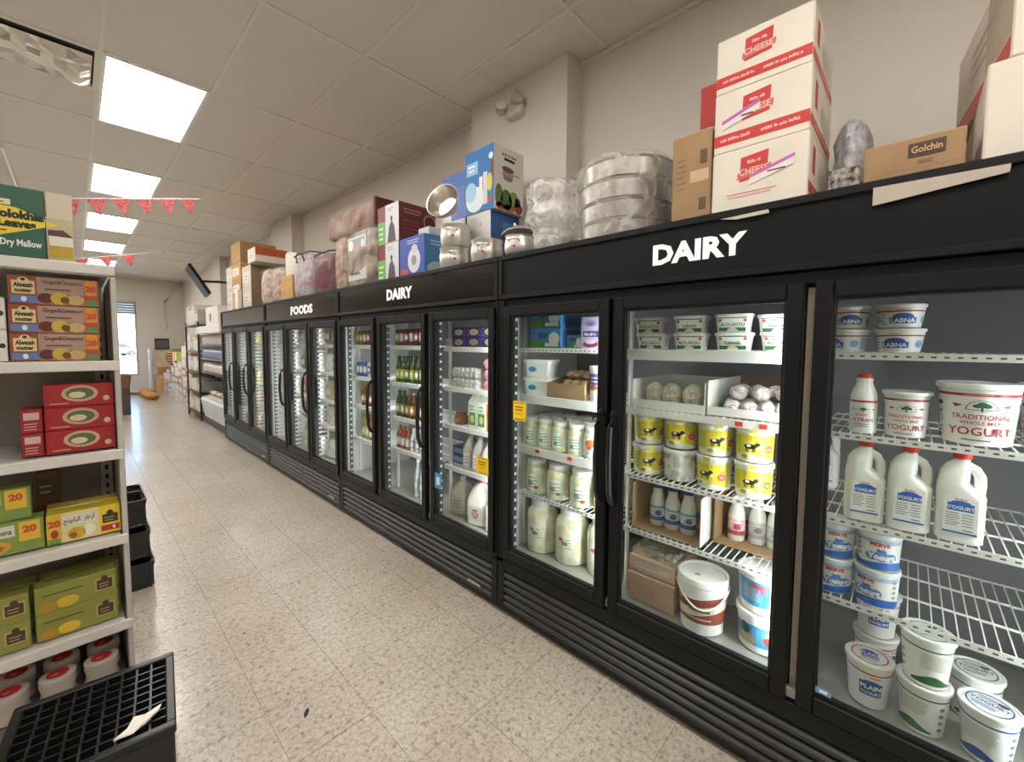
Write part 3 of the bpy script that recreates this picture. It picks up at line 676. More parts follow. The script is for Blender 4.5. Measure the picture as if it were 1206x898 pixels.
for (K,yc,z,lab) in ((S1,.805,SH[0]+.069,'upper one of the leftmost pair of white green cheese tubs, middle door'),(S1,.795,SH[0],'lower one of the leftmost pair of white green cheese tubs, middle door'),
    (S2,.635,SH[0]+.069,'upper one of the second pair of white green cheese tubs, middle door'),(S1,.635,SH[0],'lower one of the second pair of white green cheese tubs, middle door'),
    (S1,.481,SH[0]+.069,'upper one of the third pair of white green cheese tubs, middle door'),(S2,.478,SH[0],'lower one of the third pair of white green cheese tubs, middle door'),
    (S2,.345,SH[0]+.064,'upper one of the rightmost pair of white green cheese tubs, cut by the frame'),(S1,.335,SH[0],'lower one of the rightmost pair of white green cheese tubs, cut by the frame')):
    x,y=at(yc,.05); x+=.03 if yc<.36 else 0
    if 'leftmost' in lab: x+=.005
    K.put((x,y,z),AISLE+.12,lab,gq)
def tray(name,lab,y0,y1,z,xd,h,front,mat,inner,notch=True,loc=1.693):
    t=thing(name,lab,'tray',(loc,y1,z),AISLE); W=y1-y0; b=MB(); k=.004     # local x -> -Y, local y -> +X
    b.box(0,0,0,W,xd,k,inner); b.build('bottom',t)
    for (nm_,a,c) in (('left_wall',0,k),('right_wall',W-k,W)):
        b=MB(); b.prism([(0,k),(xd,k),(xd,h),(.05,h),(0,h*.92 if not notch else front*1.0)] if notch else [(0,k),(xd,k),(xd,h),(0,h)],mat,a,c,'x'); b.build(nm_,t)
    b=MB(); b.box(k,xd-k,k,W-k,xd,h,inner); b.build('back_wall',t); b=MB(); b.box(k,0,k,W-k,k,front,mat); b.build('front_wall',t)
    return t
WCARD=M('#e7e4de',.7); BRIN=M('#8a7563',.8)
tray('display_tray','left white cardboard tray holding three white packs, middle door',.575,.885,SH[1]+.001,.40,.125,.036,WCARD,WCARD,False,1.70)
tray('display_tray','right white and brown cardboard tray full of wrapped cheese balls, middle door',.262,.568,SH[1]+.001,.42,.135,.036,WCARD,BRIN,False,1.70)
PACKM=M('#e8e4cf',.35,noise=.25,scale=38,h2='#b9b48a'); BALLM=M('#e4dfd8',.3,noise=.5,scale=45,h2='#8f837a')
def lump(sx,sy,sz,seed,m,nm='wrapping'):
    def fn(root):
        r=random.Random(seed); rings=[]; N=12
        for i in range(8):
            a=-PI/2+PI*(i+.15)/7.3; q=math.cos(a)
            rings.append([(sx*q*math.cos(2*PI*k/N)*(1+.16*(r.random()-.5)), sy*q*math.sin(2*PI*k/N)*(1+.16*(r.random()-.5)), sz*(1+math.sin(a))*(1+.05*(r.random()-.5))) for k in range(N)])
        b=MB(); b.loft(rings,m); b.build(nm,root)
    return fn
def pk_fn(root):
    lump(.040,.034,.052,4,PACKM)(root); d=Decal().plane((0,-.0335,.05),(1,0,0),(0,.12,1)); d.ell(0,.012,.016,.010,P('#c9a09a')); d.fine(-.018,-.022,.018,-.004,2,P('#a9a48c')); d.build('label',root)
PK=Kind('cheese_pack','pack',pk_fn)
for i,(yc,h) in enumerate(((.80,0),(.715,0),(.63,0))):
    x,y=at(yc,.07); PK.put((x+.02,min(y,.82),SH[1]+.007),face(x,y),'%s white string cheese pack in the left tray, middle door'%('leftmost','middle','rightmost')[i],'cheese packs in the left tray')
def ball_fn(root):
    lump(.0325,.031,.0285,11,BALLM)(root); d=Decal().plane((0,-.0275,.034),(1,0,0),(0,.3,1)); d.ell(0,0,.012,.009,P('#c2413c')); d.build('label',root)
BALL=Kind('wrapped_cheese','cheese',ball_fn); r=random.Random(5); k=0
for row,(xx,zz,n) in enumerate(((1.752,0,4),(1.825,.004,4),(1.80,.056,3),(1.895,.0,4),(1.875,.056,4),(1.965,.02,4))):
    for i in range(n):
        y=.53-.235*(i+.5)/n+(.01 if row%2 else -.008); y0=y
        nmr=('front','second','upper front','third','upper second','back')[row]
        BALL.put((xx+r.uniform(-.006,.006),y,SH[1]+.0055+zz),AISLE+r.uniform(-.7,.7),'%s wrapped cheese ball from the left, %s row of the right tray'%(ORD[i],nmr),'wrapped cheese balls in the right tray')
CLEAR=M('#e2e4e0',.18,noise=.12,scale=18)
def cow_fn(root):
    r0,r1,h=.060,.0645,.133; b=MB(); b.lathe([(r0-.005,0),(r0,.004),(r1-.001,h-.03),(r1-.001,h-.019)],M('#e9e6d6',.25),n=30); b.build('body',root)
    b=MB(); b.lathe([(r1+.003,h-.02),(r1+.0045,h-.018),(r1+.0045,h-.004),(r1+.001,h),(r1-.006,h),(r1-.007,h-.004)],CLEAR,n=30); b.build('lid',root)
    d=Decal().cone(r0,.0,r1,h-.02); Y=P('#e8d23c'); K=P('#1d1c1a')
    for o in (0,.2):
        d.strip(o-.085,o+.085,lambda u:.020+.006*math.sin(u*60),.105,Y); d.strip(o-.085,o-.045,.03,.10,P('#b6c04a'),1)
        d.ell(o-.012,.063,.020,.0095,K,2); d.ell(o-.016,.066,.007,.005,WH,3); d.ell(o+.012,.070,.009,.009,K,2); d.ell(o+.018,.06,.005,.007,P('#f0e9d8'),3)
        for a in (-.027,-.020,-.004,.002): d.rect(o+a,.043,o+a+.0035,.06,K,2)
        d.ell(o+.052,.055,.015,.014,P('#cf4b33'),2); d.ell(o+.054,.073,.007,.007,P('#c08a4a'),2); d.fine(o+.042,.049,o+.062,.06,2,P('#f3dcb0'),3)
        d.fine(o-.03,.084,o+.03,.1,2,P('#b9a92c'),1); d.ell(o-.02,.028,.028,.009,P('#efe9d2'),2); d.ell(o-.03,.025,.012,.007,P('#9aa04a'),3)
    d.build('label',root)
    b=MB(); 
    d=Decal().cone(r1+.0045,h-.02,r1+.0045,h); d.rect(-.016,h-.019,.012,h-.002,P('#dcc83c')); d.build('seal_strip',root)
COW=Kind('white_cheese_tub','tub',cow_fn)
def plain_fn(root):
    r0,r1,h=.060,.0645,.133; b=MB(); b.lathe([(r0-.005,0),(r0,.004),(r1-.001,h-.019)],M('#e6e7df',.25,noise=.3,scale=26,h2='#aeb3a8',kind='voronoi'),n=30); b.build('body',root)
    b=MB(); b.lathe([(r1+.003,h-.02),(r1+.0045,h-.018),(r1+.0045,h-.004),(r1+.001,h),(r1-.006,h),(r1-.007,h-.004)],CLEAR,n=30); b.build('lid',root)
cw='yellow labelled cheese tubs with a black and white cow'
for row,z in ((0,.936),(1,.936+.1345)):
    for i,yc in enumerate((.803,.668,.533,.398)):
        x,y=at(yc,.067); x+=.004*(i%2)
        if row==0 and i==1: Kind('unlabelled_cheese_tub','tub',plain_fn).put((x,y,z),0,'clear tub of white cheese with no yellow label, lower row, middle door'); continue
        e=(.15,-.1,.2,-.05)[i]+(-.6 if (row==0 and i==2) else 0)
        COW.put((x,y,z+(.0035 if row and i==1 else 0)),face(x,y,e),'%s yellow cow label cheese tub from the left, %s row, middle door'%(ORD[i],('lower','upper')[row]),cw)
# boxed drinks on the fourth shelf
Z4=SH[3]+.001
def obox(lab,y0,y1,xf,xd,h,left=None,right=None):
    t=thing('open_carton',lab,'box',(xf,y1,Z4),AISLE); W=y1-y0; b=MB(); b.box(0,0,0,W,xd,.004,CARD); b.build('bottom',t)
    b=MB(); b.box(0,.0,.004,.004,xd,h,left or CARD); b.build('left_wall',t); b=MB(); b.box(W-.004,0,.004,W,xd,h,right or CARD); b.build('right_wall',t)
    b=MB(); b.box(.004,xd-.004,.004,W-.004,xd,h,CARD); b.build('back_wall',t); return t
obox('left open cardboard carton with blue capped bottles and a white side panel',.575,.875,1.70,.44,.20,None,WCARD)
obox('right open cardboard carton with red labelled bottles set back on the wire shelf',.262,.558,1.80,.36,.20)
def drink(label_cols,cap,txtcol,tint):
    def fn(root):
        bottle(root,[(.028,0),(.0315,.004),(.032,.06),(.0315,.095),(.030,.115),(.021,.145),(.0195,.160),(.0205,.168),(.016,.170)],(.0195,.166,.187),body=M(tint,.3),capm=P(cap))
        d=Decal().cone(.032,0,.0315,.1); a,b_,c=label_cols; d.rect(-.075,.026,.075,.092,P(a)); d.rect(-.075,.026,.075,.045,P(b_),1); d.rect(-.075,.080,.075,.092,P(c),1)
        d.fine(-.024,.048,.024,.078,3,P(txtcol),1); d.ell(0,.06,.013,.012,P(txtcol),1); d.build('label',root)
    return fn
DB=Kind('blue_cap_bottle','bottle',drink(('#eef0f2','#2d63b0','#6fb3c8'),'#31449c','#55606c','#dedbd0')); DR=Kind('red_label_bottle','bottle',drink(('#e6c9c8','#b23a44','#d9b6b6'),'#ece9e2','#a8323c','#e8e5dc')); DG=Kind('grey_label_bottle','bottle',drink(('#b3b0a8','#8f8c86','#a5a29a'),'#d6d2c8','#6a6660','#c9c5ba'))
gb='small bottles in the open cartons'
for (K,yc,X0,lab) in ((DB,.770,1.765,'leftmost blue capped white milk drink bottle, fourth shelf, middle door'),(DB,.704,1.765,'middle blue capped white milk drink bottle, fourth shelf, middle door'),(DB,.638,1.765,'rightmost blue capped white milk drink bottle, fourth shelf, middle door'),
    (DG,.60,1.86,'pale unlabelled looking bottle behind the rightmost blue capped bottle'),(DR,.455,1.855,'red labelled white bottle at the left of the right carton'),(DR,.425,1.93,'red labelled white bottle half hidden behind the first one'),(DG,.385,1.875,'grey labelled bottle in the middle of the right carton'),(DG,.325,1.875,'grey labelled bottle at the right edge of the right carton')):
    s=X0/1.70; K.put((X0+.034,yc*s if s<1.06 else yc*s*1.0,Z4+.0045),face(X0,yc,.1),lab,gb)
# floor of the middle door
PINK=M('#cfa890',.8,noise=.1,scale=12)
def cpack(lab,z,h,cans):
    t=thing('shrink_wrapped_carton' if cans else 'pink_carton',lab,'box',(1.70+(.008 if cans else 0),.885,z),AISLE); W,D=.213,.25
    b=MB(); b.cbox(0,0,0,W,D,h,PINK,.004); b.build('carton',t)
    d=Decal().front(-.0005); 
    if cans: d.rect(.03,.02,W-.03,h-.025,P('#dccbc6')); d.fine(.035,.03,W-.06,h-.03,3,P('#a08c90'),1)
    else: d.fine(.05,.03,.14,h-.03,4,P('#b48a74'))
    d.build('print',t)
    if cans:
        for i in range(1):
            b=MB(); b.lathe([(.095,0),(.10,.003),(.10,.03),(.095,.034),(.088,.030),(.02,.029)],M('#a8a56e',.2,.9),c=(W/2,D/2),n=36); b.build('round_tin',t,(0,0,h))
        b=MB(); b.cbox(.006,.006,h+.0005,W-.006,D-.006,h+.04,film_mat('amber_film',.25,.12),.012); b.build('film_wrap',t)
cpack('lower pink cardboard carton on the cooler floor, middle door',DECK+.0015,.125,False)
PINK=M('#d9b9a2',.8,noise=.1,scale=12)
cpack('upper pink carton with a round tin under shiny film, middle door',DECK+.131,.07,True)
def pail_fn(root):
    r0,r1,h=.080,.0895,.225; b=MB(); b.lathe([(r0-.006,0),(r0,.005),(r1,h-.05),(r1+.004,h-.05),(r1+.004,h-.03),(r1,h-.03),(r1,h-.02)],PW,n=36); b.build('body',root)
    b=MB(); b.lathe([(r1+.004,h-.028),(r1+.007,h-.026),(r1+.007,h-.004),(r1+.004,h),(r1-.004,h),(r1-.007,h-.008)],PW,n=36); b.build('lid',root)
    d=Decal().cone(r0,0,r1,h-.05); c=P('#8a3f2c'); d.strip(-.25,.25,lambda u:.05,lambda u:.15+.01*math.sin(u*25),c); d.strip(-.25,.25,lambda u:.085+.02*math.sin(u*14),lambda u:.118+.02*math.sin(u*14),P('#e2d8c8'),1); d.fine(-.05,.09,.05,.12,1,P('#7a6a4a'),2); d.ell(-.09,.14,.02,.016,P('#b9b08a'),2); d.fine(-.06,.06,.06,.08,1,P('#d8b8a8'),2); d.build('label',root)
    b=MB(); b.tube([((r1+.008)*math.cos(a),(r1+.008)*math.sin(a),h-.04-.07*math.sin(-a)**2 if a<0 else h-.04) for a in [-PI+PI*i/20 for i in range(21)]],.0035,PLASTW); b.build('handle',root)
    t=Decal().top(h-.008); t.ell(-.02,-.02,.012,.008,P('#e2645a')); t.build('price_dot',root)
x,y=1.735,.572; Kind('white_pail','bucket',pail_fn).put((x,y,DECK+.0015),face(x,y),'white lidded pail with brown wave label on the cooler floor, middle door')
def btub_fn(alt):
    def fn(root):
        r0,r1,h=.082,.089,.149; b=MB(); b.lathe([(r0-.006,0),(r0,.005),(r1,h-.02)],PW,n=36); b.build('body',root)
        b=MB(); b.lathe([(r1+.003,h-.022),(r1+.006,h-.02),(r1+.006,h-.003),(r1+.002,h),(r1-.006,h),(r1-.009,h-.006)],PW,n=36); b.build('lid',root)
        d=Decal().cone(r0,0,r1,h-.02)
        if alt: d.strip(-.13,.08,.03,lambda u:.108-.15*max(0,-u-.05),P('#4f9ac8')); d.ell(0,.085,.014,.013,P('#d9c8b8'),2); d.ell(.0,.062,.02,.016,P('#c2413c'),2); d.ell(-.075,.05,.032,.018,P('#b8a878'),1); d.ell(-.085,.085,.018,.022,P('#2f4a3c'),1); d.ell(.05,.08,.02,.02,P('#7fb4d6'),1)
        else: d.rect(-.12,.03,.0,.125,P('#4a8fc4')); d.rect(-.09,.05,-.03,.10,P('#7f9db4'),1); d.rect(-.06,.085,-.01,.115,P('#b04a60'),1); d.rect(-.02,.04,-.004,.11,P('#2a6fae'),1); d.fine(.03,.05,.1,.12,5,P('#b9cddc'))
        d.build('label',root)
    return fn
x,y=1.785,.362; Kind('large_white_tub','tub',btub_fn(1)).put((x,y,DECK+.0015),face(x,y,.25),'lower large white tub with blue scenic label, right of the pail')
Kind('large_white_tub','tub',btub_fn(0)).put((x,y,DECK+.1515),face(x,y,.2),'upper large white tub with blue block label, right of the pail')
def wtub_fn(root): cup(root,.080,.09,.22,.096,.02)
Kind('plain_white_tub','tub',wtub_fn).put((2.02,.56,DECK+.0015),0,'plain white tub at the back behind the brown labelled pail')
# ---- left door of the nearest cooler
def carton(root,w,d,h,m,deco,side=None,c=.003,z=0):
    """printed carton: front at local -Y"""
    b=MB(); b.cbox(-w/2,0,0,w/2,d,h,m,c); b.build('carton',root)
    if deco:
        q=Decal().front(0); deco(q,w,h); q.build('front_print',root)
    if side:
        q=Decal().right(w/2,0,d/2); side(q,d,h); q.build('side_print',root)
def box_at(name,cat,lab,yc,w,d,h,z,m,deco,side=None,X=1.70,rz=AISLE,group=None):
    t=thing(name,lab,cat,(X,yc,z),rz,group); carton(t,w,d,h,m,deco,side); return t
def kiri(d,w,h): d.strip(-w/2,w/2,0,lambda u:h*.3-h*.25*u/w,P('#4f8a3c')); d.ell(w*.28,h*.48,w*.17,h*.3,P('#dfe4e0'),1); d.text('Kiri',-w*.06,h*.5,h*.3,P('#15306e'),2,bold=.04); d.rect(w*.0,h*.08,w*.42,h*.25,P('#d3dbe4'),2)
BX=M('#3f86c4',.4)
box_at('cheese_box','box','upper blue and green cream cheese box on the top shelf, left door',1.385,.205,.2,.104,1.592,BX,kiri,lambda d,w,h:d.rect(-w*.45,h*.1,w*.45,h*.9,P('#2f5f9c')))
box_at('cheese_box','box','lower blue and green cream cheese box on the top shelf, left door',1.385,.205,.2,.104,1.4865,BX,kiri,lambda d,w,h:d.rect(-w*.45,h*.1,w*.45,h*.9,P('#2f5f9c')))
box_at('cheese_box','box','small dim blue green cheese box beside the lavender carton, left door',1.23,.10,.08,.067,1.4865,M('#4d8a94',.4),kiri,None,1.74)
def lav(d,w,h): d.rect(-w*.44,h*.04,w*.44,h*.97,P('#cfc4e4')); d.ell(0,h*.78,w*.3,h*.1,P('#a99bd0'),1); d.text('Lait',0,h*.73,h*.1,P('#6a4f9a'),2,bold=.03); d.rect(-w*.38,h*.36,w*.38,h*.55,P('#5a4a9c'),1); d.words(-w*.3,h*.4,w*.3,h*.5,WH,2); d.ell(0,h*.14,w*.36,h*.1,P('#a23a4a'),1); d.ell(0,h*.2,w*.25,h*.06,P('#e4dcea'),2)
box_at('cheese_box','box','lavender and white carton with a red picture, top shelf, left door',1.107,.114,.09,.152,1.4865,M('#d8d0e6',.4),lav)
def wt_fn(root):
    w,dp,h=.165,.13,.096; b=MB(); b.loft([rr(w-.02,dp-.02,.02,0),rr(w-.004,dp-.004,.022,h-.02)],PW); b.build('body',root)
    b=MB(); b.loft([rr(w+.008,dp+.008,.024,h-.02),rr(w+.008,dp+.008,.024,h-.003),rr(w,dp,.022,h)],PW); b.build('lid',root)
    d=Decal().plane((0,-dp/2+.0095,.002),(1,0,0),(0,-.1,1)); d.rect(-.06,.02,.01,.062,P('#dbe8ee')); d.ell(-.025,.04,.024,.014,P('#3f9cc4'),1); d.fine(-.05,.03,0,.05,2,P('#2a6f9c'),2); d.build('label',root)
WT=Kind('rectangular_tub','tub',wt_fn)
WT.put((1.765,1.462,SH[1]+.0005),AISLE+.25,'lower rectangular white tub with blue label, second shelf, left door'); WT.put((1.765,1.462,SH[1]+.0985),AISLE+.25,'upper rectangular white tub with blue label, second shelf, left door')
t=thing('cardboard_tray','open brown cardboard tray of wrapped rolls, second shelf, left door','tray',(1.70,1.37,SH[1]+.001),AISLE); W,D=.235,.30
b=MB(); b.box(0,0,0,W,D,.004,CARD); b.build('bottom',t); b=MB(); b.box(0,0,.004,W,.004,.075,CARD); b.build('front_wall',t)
b=MB(); b.box(W-.004,.004,.004,W,D,.09,CARD); b.build('right_wall',t); b=MB(); b.prism([(.004,.004),(D,.004),(D,.13),(.1,.09),(.004,.075)],CARD,0,.004,'x'); b.build('left_wall',t); b=MB(); b.box(.004,D-.004,.004,W-.004,D,.13,CARD); b.build('back_wall',t)
ROLL=M('#d8c3a2',.45,noise=.25,scale=30,h2='#b08e6a'); KR=Kind('wrapped_roll','roll',lump(.026,.028,.0225,21,ROLL)); k=0
for row,(xx,zz,n) in enumerate(((1.745,.006,4),(1.80,.006,4),(1.775,.05,3),(1.835,.05,3),(1.80,.094,3),(1.855,.094,2))):
    for i in range(n):
        KR.put((xx,1.31-.052*i-(.025 if row in (2,4) else 0),SH[1]+zz),i,'%s pale wrapped roll from the left in the cardboard tray, %s'%(ORD[i],('front row','second row','upper front row','upper second row','top front row','top back row')[row]),'wrapped rolls in the cardboard tray')
def ptub_fn(root):
    b=MB(); b.lathe([(.040,0),(.044,.004),(.047,.15)],M('#e2dfe0',.35),n=26); b.build('body',root); b=MB(); b.lathe([(.050,.15),(.051,.153),(.051,.168),(.048,.171)],PW,n=26); b.build('lid',root)
    d=Decal().cone(.044,0,.047,.15); d.rect(-.06,.08,.06,.135,P('#5d4f8c')); d.fine(-.03,.09,.03,.125,2,P('#e0d8ea'),1); d.ell(-.02,.068,.03,.012,P('#a2633f'),1); d.rect(-.06,.02,.06,.065,P('#efece6')); d.ell(.03,.03,.006,.006,P('#222'),1); d.build('label',root)
Kind('purple_label_tub','tub',ptub_fn).put((1.745,1.08,SH[1]+.001),AISLE+.2,'white lidded tub with purple label beside the cardboard tray')
CHEESE=M('#f6f3e2',.3,noise=.3,scale=24,h2='#dfdab4',kind='voronoi'); CHEESE2=M('#f8f6ea',.3,noise=.25,scale=18,h2='#e2ddbe',kind='voronoi')
def jar(r,h,lidr,m,lab):
    def fn(root):
        s=h; b=MB(); b.lathe([(r*.85,0),(r*.98,.004),(r,.012),(r,s*.68),(r*.95,s*.76),(r*.78,s*.82),(r*.74,s*.84),(r*.74,s*.86)],m,n=26); b.build('body',root)
        b=MB(); b.lathe([(lidr,s*.86),(lidr+.001,s*.865),(lidr+.001,s*.985),(lidr-.003,s),(lidr-.006,s),(lidr-.007,s-.002)],PW,n=26); b.build('lid',root)
        b=MB(); b.lathe([(r+.0012,.010),(r+.0016,.014),(r+.0016,s*.675),(r*.955+.0016,s*.765),(r*.79,s*.82)],GL2,n=26,cap0=False,cap1=False); b.build('glass',root)
        d=Decal().cone(r+.002,0,r+.002,s); lab(d,r,s); d.build('label',root)
    return fn
GL2=glass_mat('#fdfdf6',.03,1.3,'jar_glass')
def l_small(d,r,s): d.rect(-r*.75,s*.14,r*.75,s*.62,P('#e6ebdc')); d.fine(-r*.6,s*.2,r*.6,s*.56,4,P('#7d9c8a'),1); d.ell(-r*.3,s*.3,r*.2,s*.06,P('#7d8c80'),1)
def l_or(d,r,s): d.rect(-r*1.2,s*.1,r*1.2,s*.66,P('#eef0ee')); d.ell(0,s*.5,r*.7,s*.12,P('#e2733c'),1); d.ell(-r*.2,s*.36,r*.25,s*.07,P('#c2412e'),2); d.fine(-r*.6,s*.16,r*.6,s*.28,2,P('#55606c'),1)
def l_mid(d,r,s): d.rect(-r*.7,s*.12,r*.7,s*.6,P('#dde4d2')); d.fine(-r*.5,s*.16,r*.5,s*.54,4,P('#86a48e'),1); d.ell(-r*.2,s*.32,r*.24,s*.08,P('#83948a'),1); d.ell(r*.25,s*.2,r*.2,s*.05,P('#b2503c'),2)
def l_big(d,r,s): d.rect(-r*.95,s*.26,r*.25,s*.58,P('#e6e6d6')); d.ell(-r*.5,s*.46,r*.2,s*.035,P('#c0705c'),1); d.ell(-r*.25,s*.40,r*.2,s*.04,P('#7d706a'),1); d.fine(-r*.2,s*.3,r*.2,s*.5,4,P('#7da08a'),1)
J1=Kind('cheese_jar','jar',jar(.0465,.155,.039,CHEESE,l_small)); J1o=Kind('cheese_jar','jar',jar(.0465,.155,.039,CHEESE2,l_or)); J2=Kind('cheese_jar','jar',jar(.068,.182,.056,CHEESE,l_mid)); J3=Kind('cheese_jar','jar',jar(.088,.285,.062,CHEESE2,l_big))
for i,yc in enumerate((1.471,1.376,1.281,1.182,1.085)):
    x=1.745; K=J1o if i==4 else J1; K.put((x,yc*1.02+.002,.951),AISLE+.35,'orange labelled small cheese jar at the right end of the third shelf, left door' if i==4 else '%s small white lidded cheese jar from the left, front row, third shelf'%ORD[i],'small cheese jars on the third shelf')
for k,xx in enumerate((1.85,1.955)):
    for i in range(5): J1.put((xx,1.50-.1*i,.951),AISLE+.3,'%s small white lidded cheese jar from the left in the %s row'%(ORD[i],('second','third')[k]),'small cheese jars on the third shelf')
for i,yc in enumerate((1.440,1.292,1.144,1.006)): J2.put((1.768,yc*1.03,.691),AISLE+.3,'%s medium cheese jar from the left, front row of the fourth shelf'%ORD[i],'medium cheese jars on the fourth shelf')
for i in range(4): J2.put((1.915,1.495-.146*i,.691),AISLE+.3,'%s medium cheese jar from the left, back row of the fourth shelf'%ORD[i],'medium cheese jars on the fourth shelf')
for i,yc in enumerate((1.397,1.213,1.03)): J3.put((1.79+.012*i,yc*1.045,DECK+.0015),AISLE+.4,('leftmost','middle','rightmost')[i]+' big jar of white cheese slabs on the cooler floor, left door','big cheese jars')
STEELP=M('#e4e1db',.3,.92)
# ================================================================== goods in the second, third and fourth coolers
def can_fn(c1,c2):
    def fn(root):
        b=MB(); b.lathe([(.026,0),(.031,.005),(.031,.112),(.026,.12),(.0255,.122),(.020,.1205)],M(c1,.3,.3),n=14); b.build('body',root)
        d=Decal().cone(.0312,0,.0312,.12); d.rect(-.03,.03,.03,.09,P(c2)); d.ell(0,.06,.016,.018,P('#eceae4'),1); d.build('label',root)
    return fn
def pet_fn(c1,c2,h=.19,cap='#2b2b2b'):
    def fn(root):
        b=MB(); b.lathe([(.026,0),(.030,.004),(.030,h*.55),(.026,h*.68),(.012,h*.84),(.012,h*.93)],M(c1,.15),n=14); b.build('body',root)
        b=MB(); b.lathe([(.014,h*.93),(.014,h)],P(cap),n=12); b.build('cap',root)
        d=Decal().cone(.0303,0,.0303,h); d.rect(-.04,h*.15,.04,h*.5,P(c2)); d.ell(0,h*.32,.015,h*.1,P('#f0ece0'),1); d.build('label',root)
    return fn
CANS=[Kind('drink_can','can',can_fn(a,b)) for a,b in (('#7c8c2c','#d9c23a'),('#8c2a3a','#d8c8cc'),('#6b2840','#b84a62'),('#2f4f9c','#b8c4d4'),('#b9bdc4','#33579c'),('#3c7a3c','#c8d23c'))]
PETS=[Kind('drink_bottle','bottle',pet_fn(a,b,h,c)) for a,b,h,c in (('#4a5a20','#c3bf3a',.20,'#3d4a1c'),('#2d4226','#7f9a3a',.20,'#20301a'),('#5a3a14','#c48f2c',.19,'#c8a23a'),('#3a2a18','#8a6a2a',.19,'#2a4a2a'),('#a8402c','#e2dcd2',.17,'#c03a30'),('#d8dcdf','#9aa4ae',.17,'#e8e8e8'),('#8a9a3a','#c8cf7a',.21,'#5a7a2a'),('#c0402c','#e8d8c0',.21,'#b83024'))]
DN=('right','middle','left')
def row(kinds,names,pat,x,ys,z,where,group,word):
    for i,(y,p) in enumerate(zip(ys,pat)):
        kinds[p].put((x,y,z),AISLE+.3,'%s %s %s from the left, %s'%(ORD[i],names[p],word,where),group)
cn=('olive and yellow','dark red and pale','plum and red','deep blue and silver','silver and blue','green and lime'); pn=('olive green','dark green','amber','dark brown','red and white','clear white','pale green','red')
yl=[3.50-.064*i for i in range(6)]
row(CANS,cn,(0,0,1,2,1,2),1.735,yl,1.4915,'top shelf, second cooler left door','cans in the second cooler','can')
row(CANS,cn,(3,3,3,4,4,3),1.735,yl,1.2215,'second shelf, second cooler left door','cans in the second cooler','can')
row(PETS,pn,(2,3,2,2,3),1.735,[3.42-.064*i for i in range(5)],.9715,'third shelf, second cooler left door','bottles in the second cooler','bottle')
row(PETS,pn,(6,6,7,6,7),1.735,[3.42-.064*i for i in range(5)],.6815,'fourth shelf, second cooler left door','bottles in the second cooler','bottle')
ym=[2.855-.064*i for i in range(7)]
row(CANS,cn,(5,1,2,1,2,1,2),1.735,ym,1.4915,'top shelf, second cooler middle door','cans in the second cooler','can')
row(PETS,pn,(0,0,1,0,1,0,1),1.735,ym,1.2115,'second shelf, second cooler middle door','bottles in the second cooler','bottle')
row(PETS,pn,(1,1,2,2,3,2,2),1.735,ym,.9465,'third shelf, second cooler middle door','bottles in the second cooler','bottle')
row(PETS,pn,(4,4,4,5,5,5,4),1.735,ym,.7015,'fourth shelf, second cooler middle door','bottles in the second cooler','bottle')
row(CANS,cn,(1,5,1,2,1,2,1),1.81,ym,1.4915,'second cooler top shelf back row','cans in the second cooler','can')
row(PETS,pn,(0,1,1,0,1,0,1),1.81,ym,1.2115,'second cooler second shelf back row','bottles in the second cooler','bottle')
BIGP=Kind('large_bottle','bottle',pet_fn('#c9cdd2','#aeb6c0',.28,'#e9e9e9'))
for i,y in enumerate((2.63,2.56,2.49)): BIGP.put((1.745,y,DECK+.0015),AISLE,'%s large clear bottle on the floor of the second cooler, middle door'%('leftmost','middle','rightmost')[i],'large clear bottles')
# right door of the second cooler
box_at('white_box','box','small flat white box left of the purple boxes, top shelf of the second cooler',2.203,.062,.12,.052,1.4865,M('#e6e4e2',.5),lambda d,w,h:d.fine(-w*.3,h*.3,w*.3,h*.7,1,P('#b05a5a')))
def purp(d,w,h): d.ell(0,h*.5,w*.3,h*.32,P('#cdbf8e')); d.fine(-w*.2,h*.35,w*.2,h*.65,2,P('#8a7a5a'),1); [d.ell(sx*w*.4,h*v,w*.06,h*.08,P('#7a68b8')) for sx in (-1,1) for v in (.2,.8)]
for i,(y,z,lab) in enumerate(((2.095,1.4865,'lower left'),(2.095,1.5485,'upper left'),(1.95,1.4865,'lower middle'),(1.95,1.5485,'upper middle'),(1.81,1.4865,'lower right'),(1.81,1.5485,'upper right'))):
    box_at('purple_box','box',lab+' purple box with cream oval, top shelf of the second cooler',y-.0,.136,.12,.060,z,M('#46338a',.4),purp,group='purple boxes')
def egg_fn(col):
    def fn(root):
        m=M(col,.8); b=MB(); w,dp=.28,.11
        b.loft([rr(w-.02,dp-.015,.02,0),rr(w,dp,.02,.03)],m); b.build('tray',root); b=MB(); b.loft([rr(w+.006,dp+.006,.02,.031),rr(w+.004,dp+.004,.02,.036),rr(w-.02,dp-.02,.02,.058)],m)
        for i in range(6):
            c=(-w/2+.035+.042*i,-dp/2+.012)
            b.lathe([(.012,.033),(.019,.038),(.017,.05),(.009,.06),(.002,.063)],m,c=c,n=10)
        t=MB()
        for i in range(6): t.lathe([(.010,0),(.017,.008),(.019,.022),(.018,.029)],m,c=(-w/2+.035+.042*i,-dp/2+.010),n=10)
        t.build('cups',root)
        b.build('lid',root)
    return fn
EG=Kind('egg_carton','egg carton',egg_fn('#bfbcb6')); EP=Kind('egg_carton','egg carton',egg_fn('#d392a2'))
for k in range(2): EG.put((1.765,2.05,1.2265+.0645*k),AISLE,('lower','upper')[k]+' grey egg carton on the second shelf of the second cooler','egg cartons')
for k in range(3): EP.put((1.838,1.815,1.2265+.0645*k),0,('lowest','middle','topmost')[k]+' pink egg carton on the second shelf of the second cooler','egg cartons')
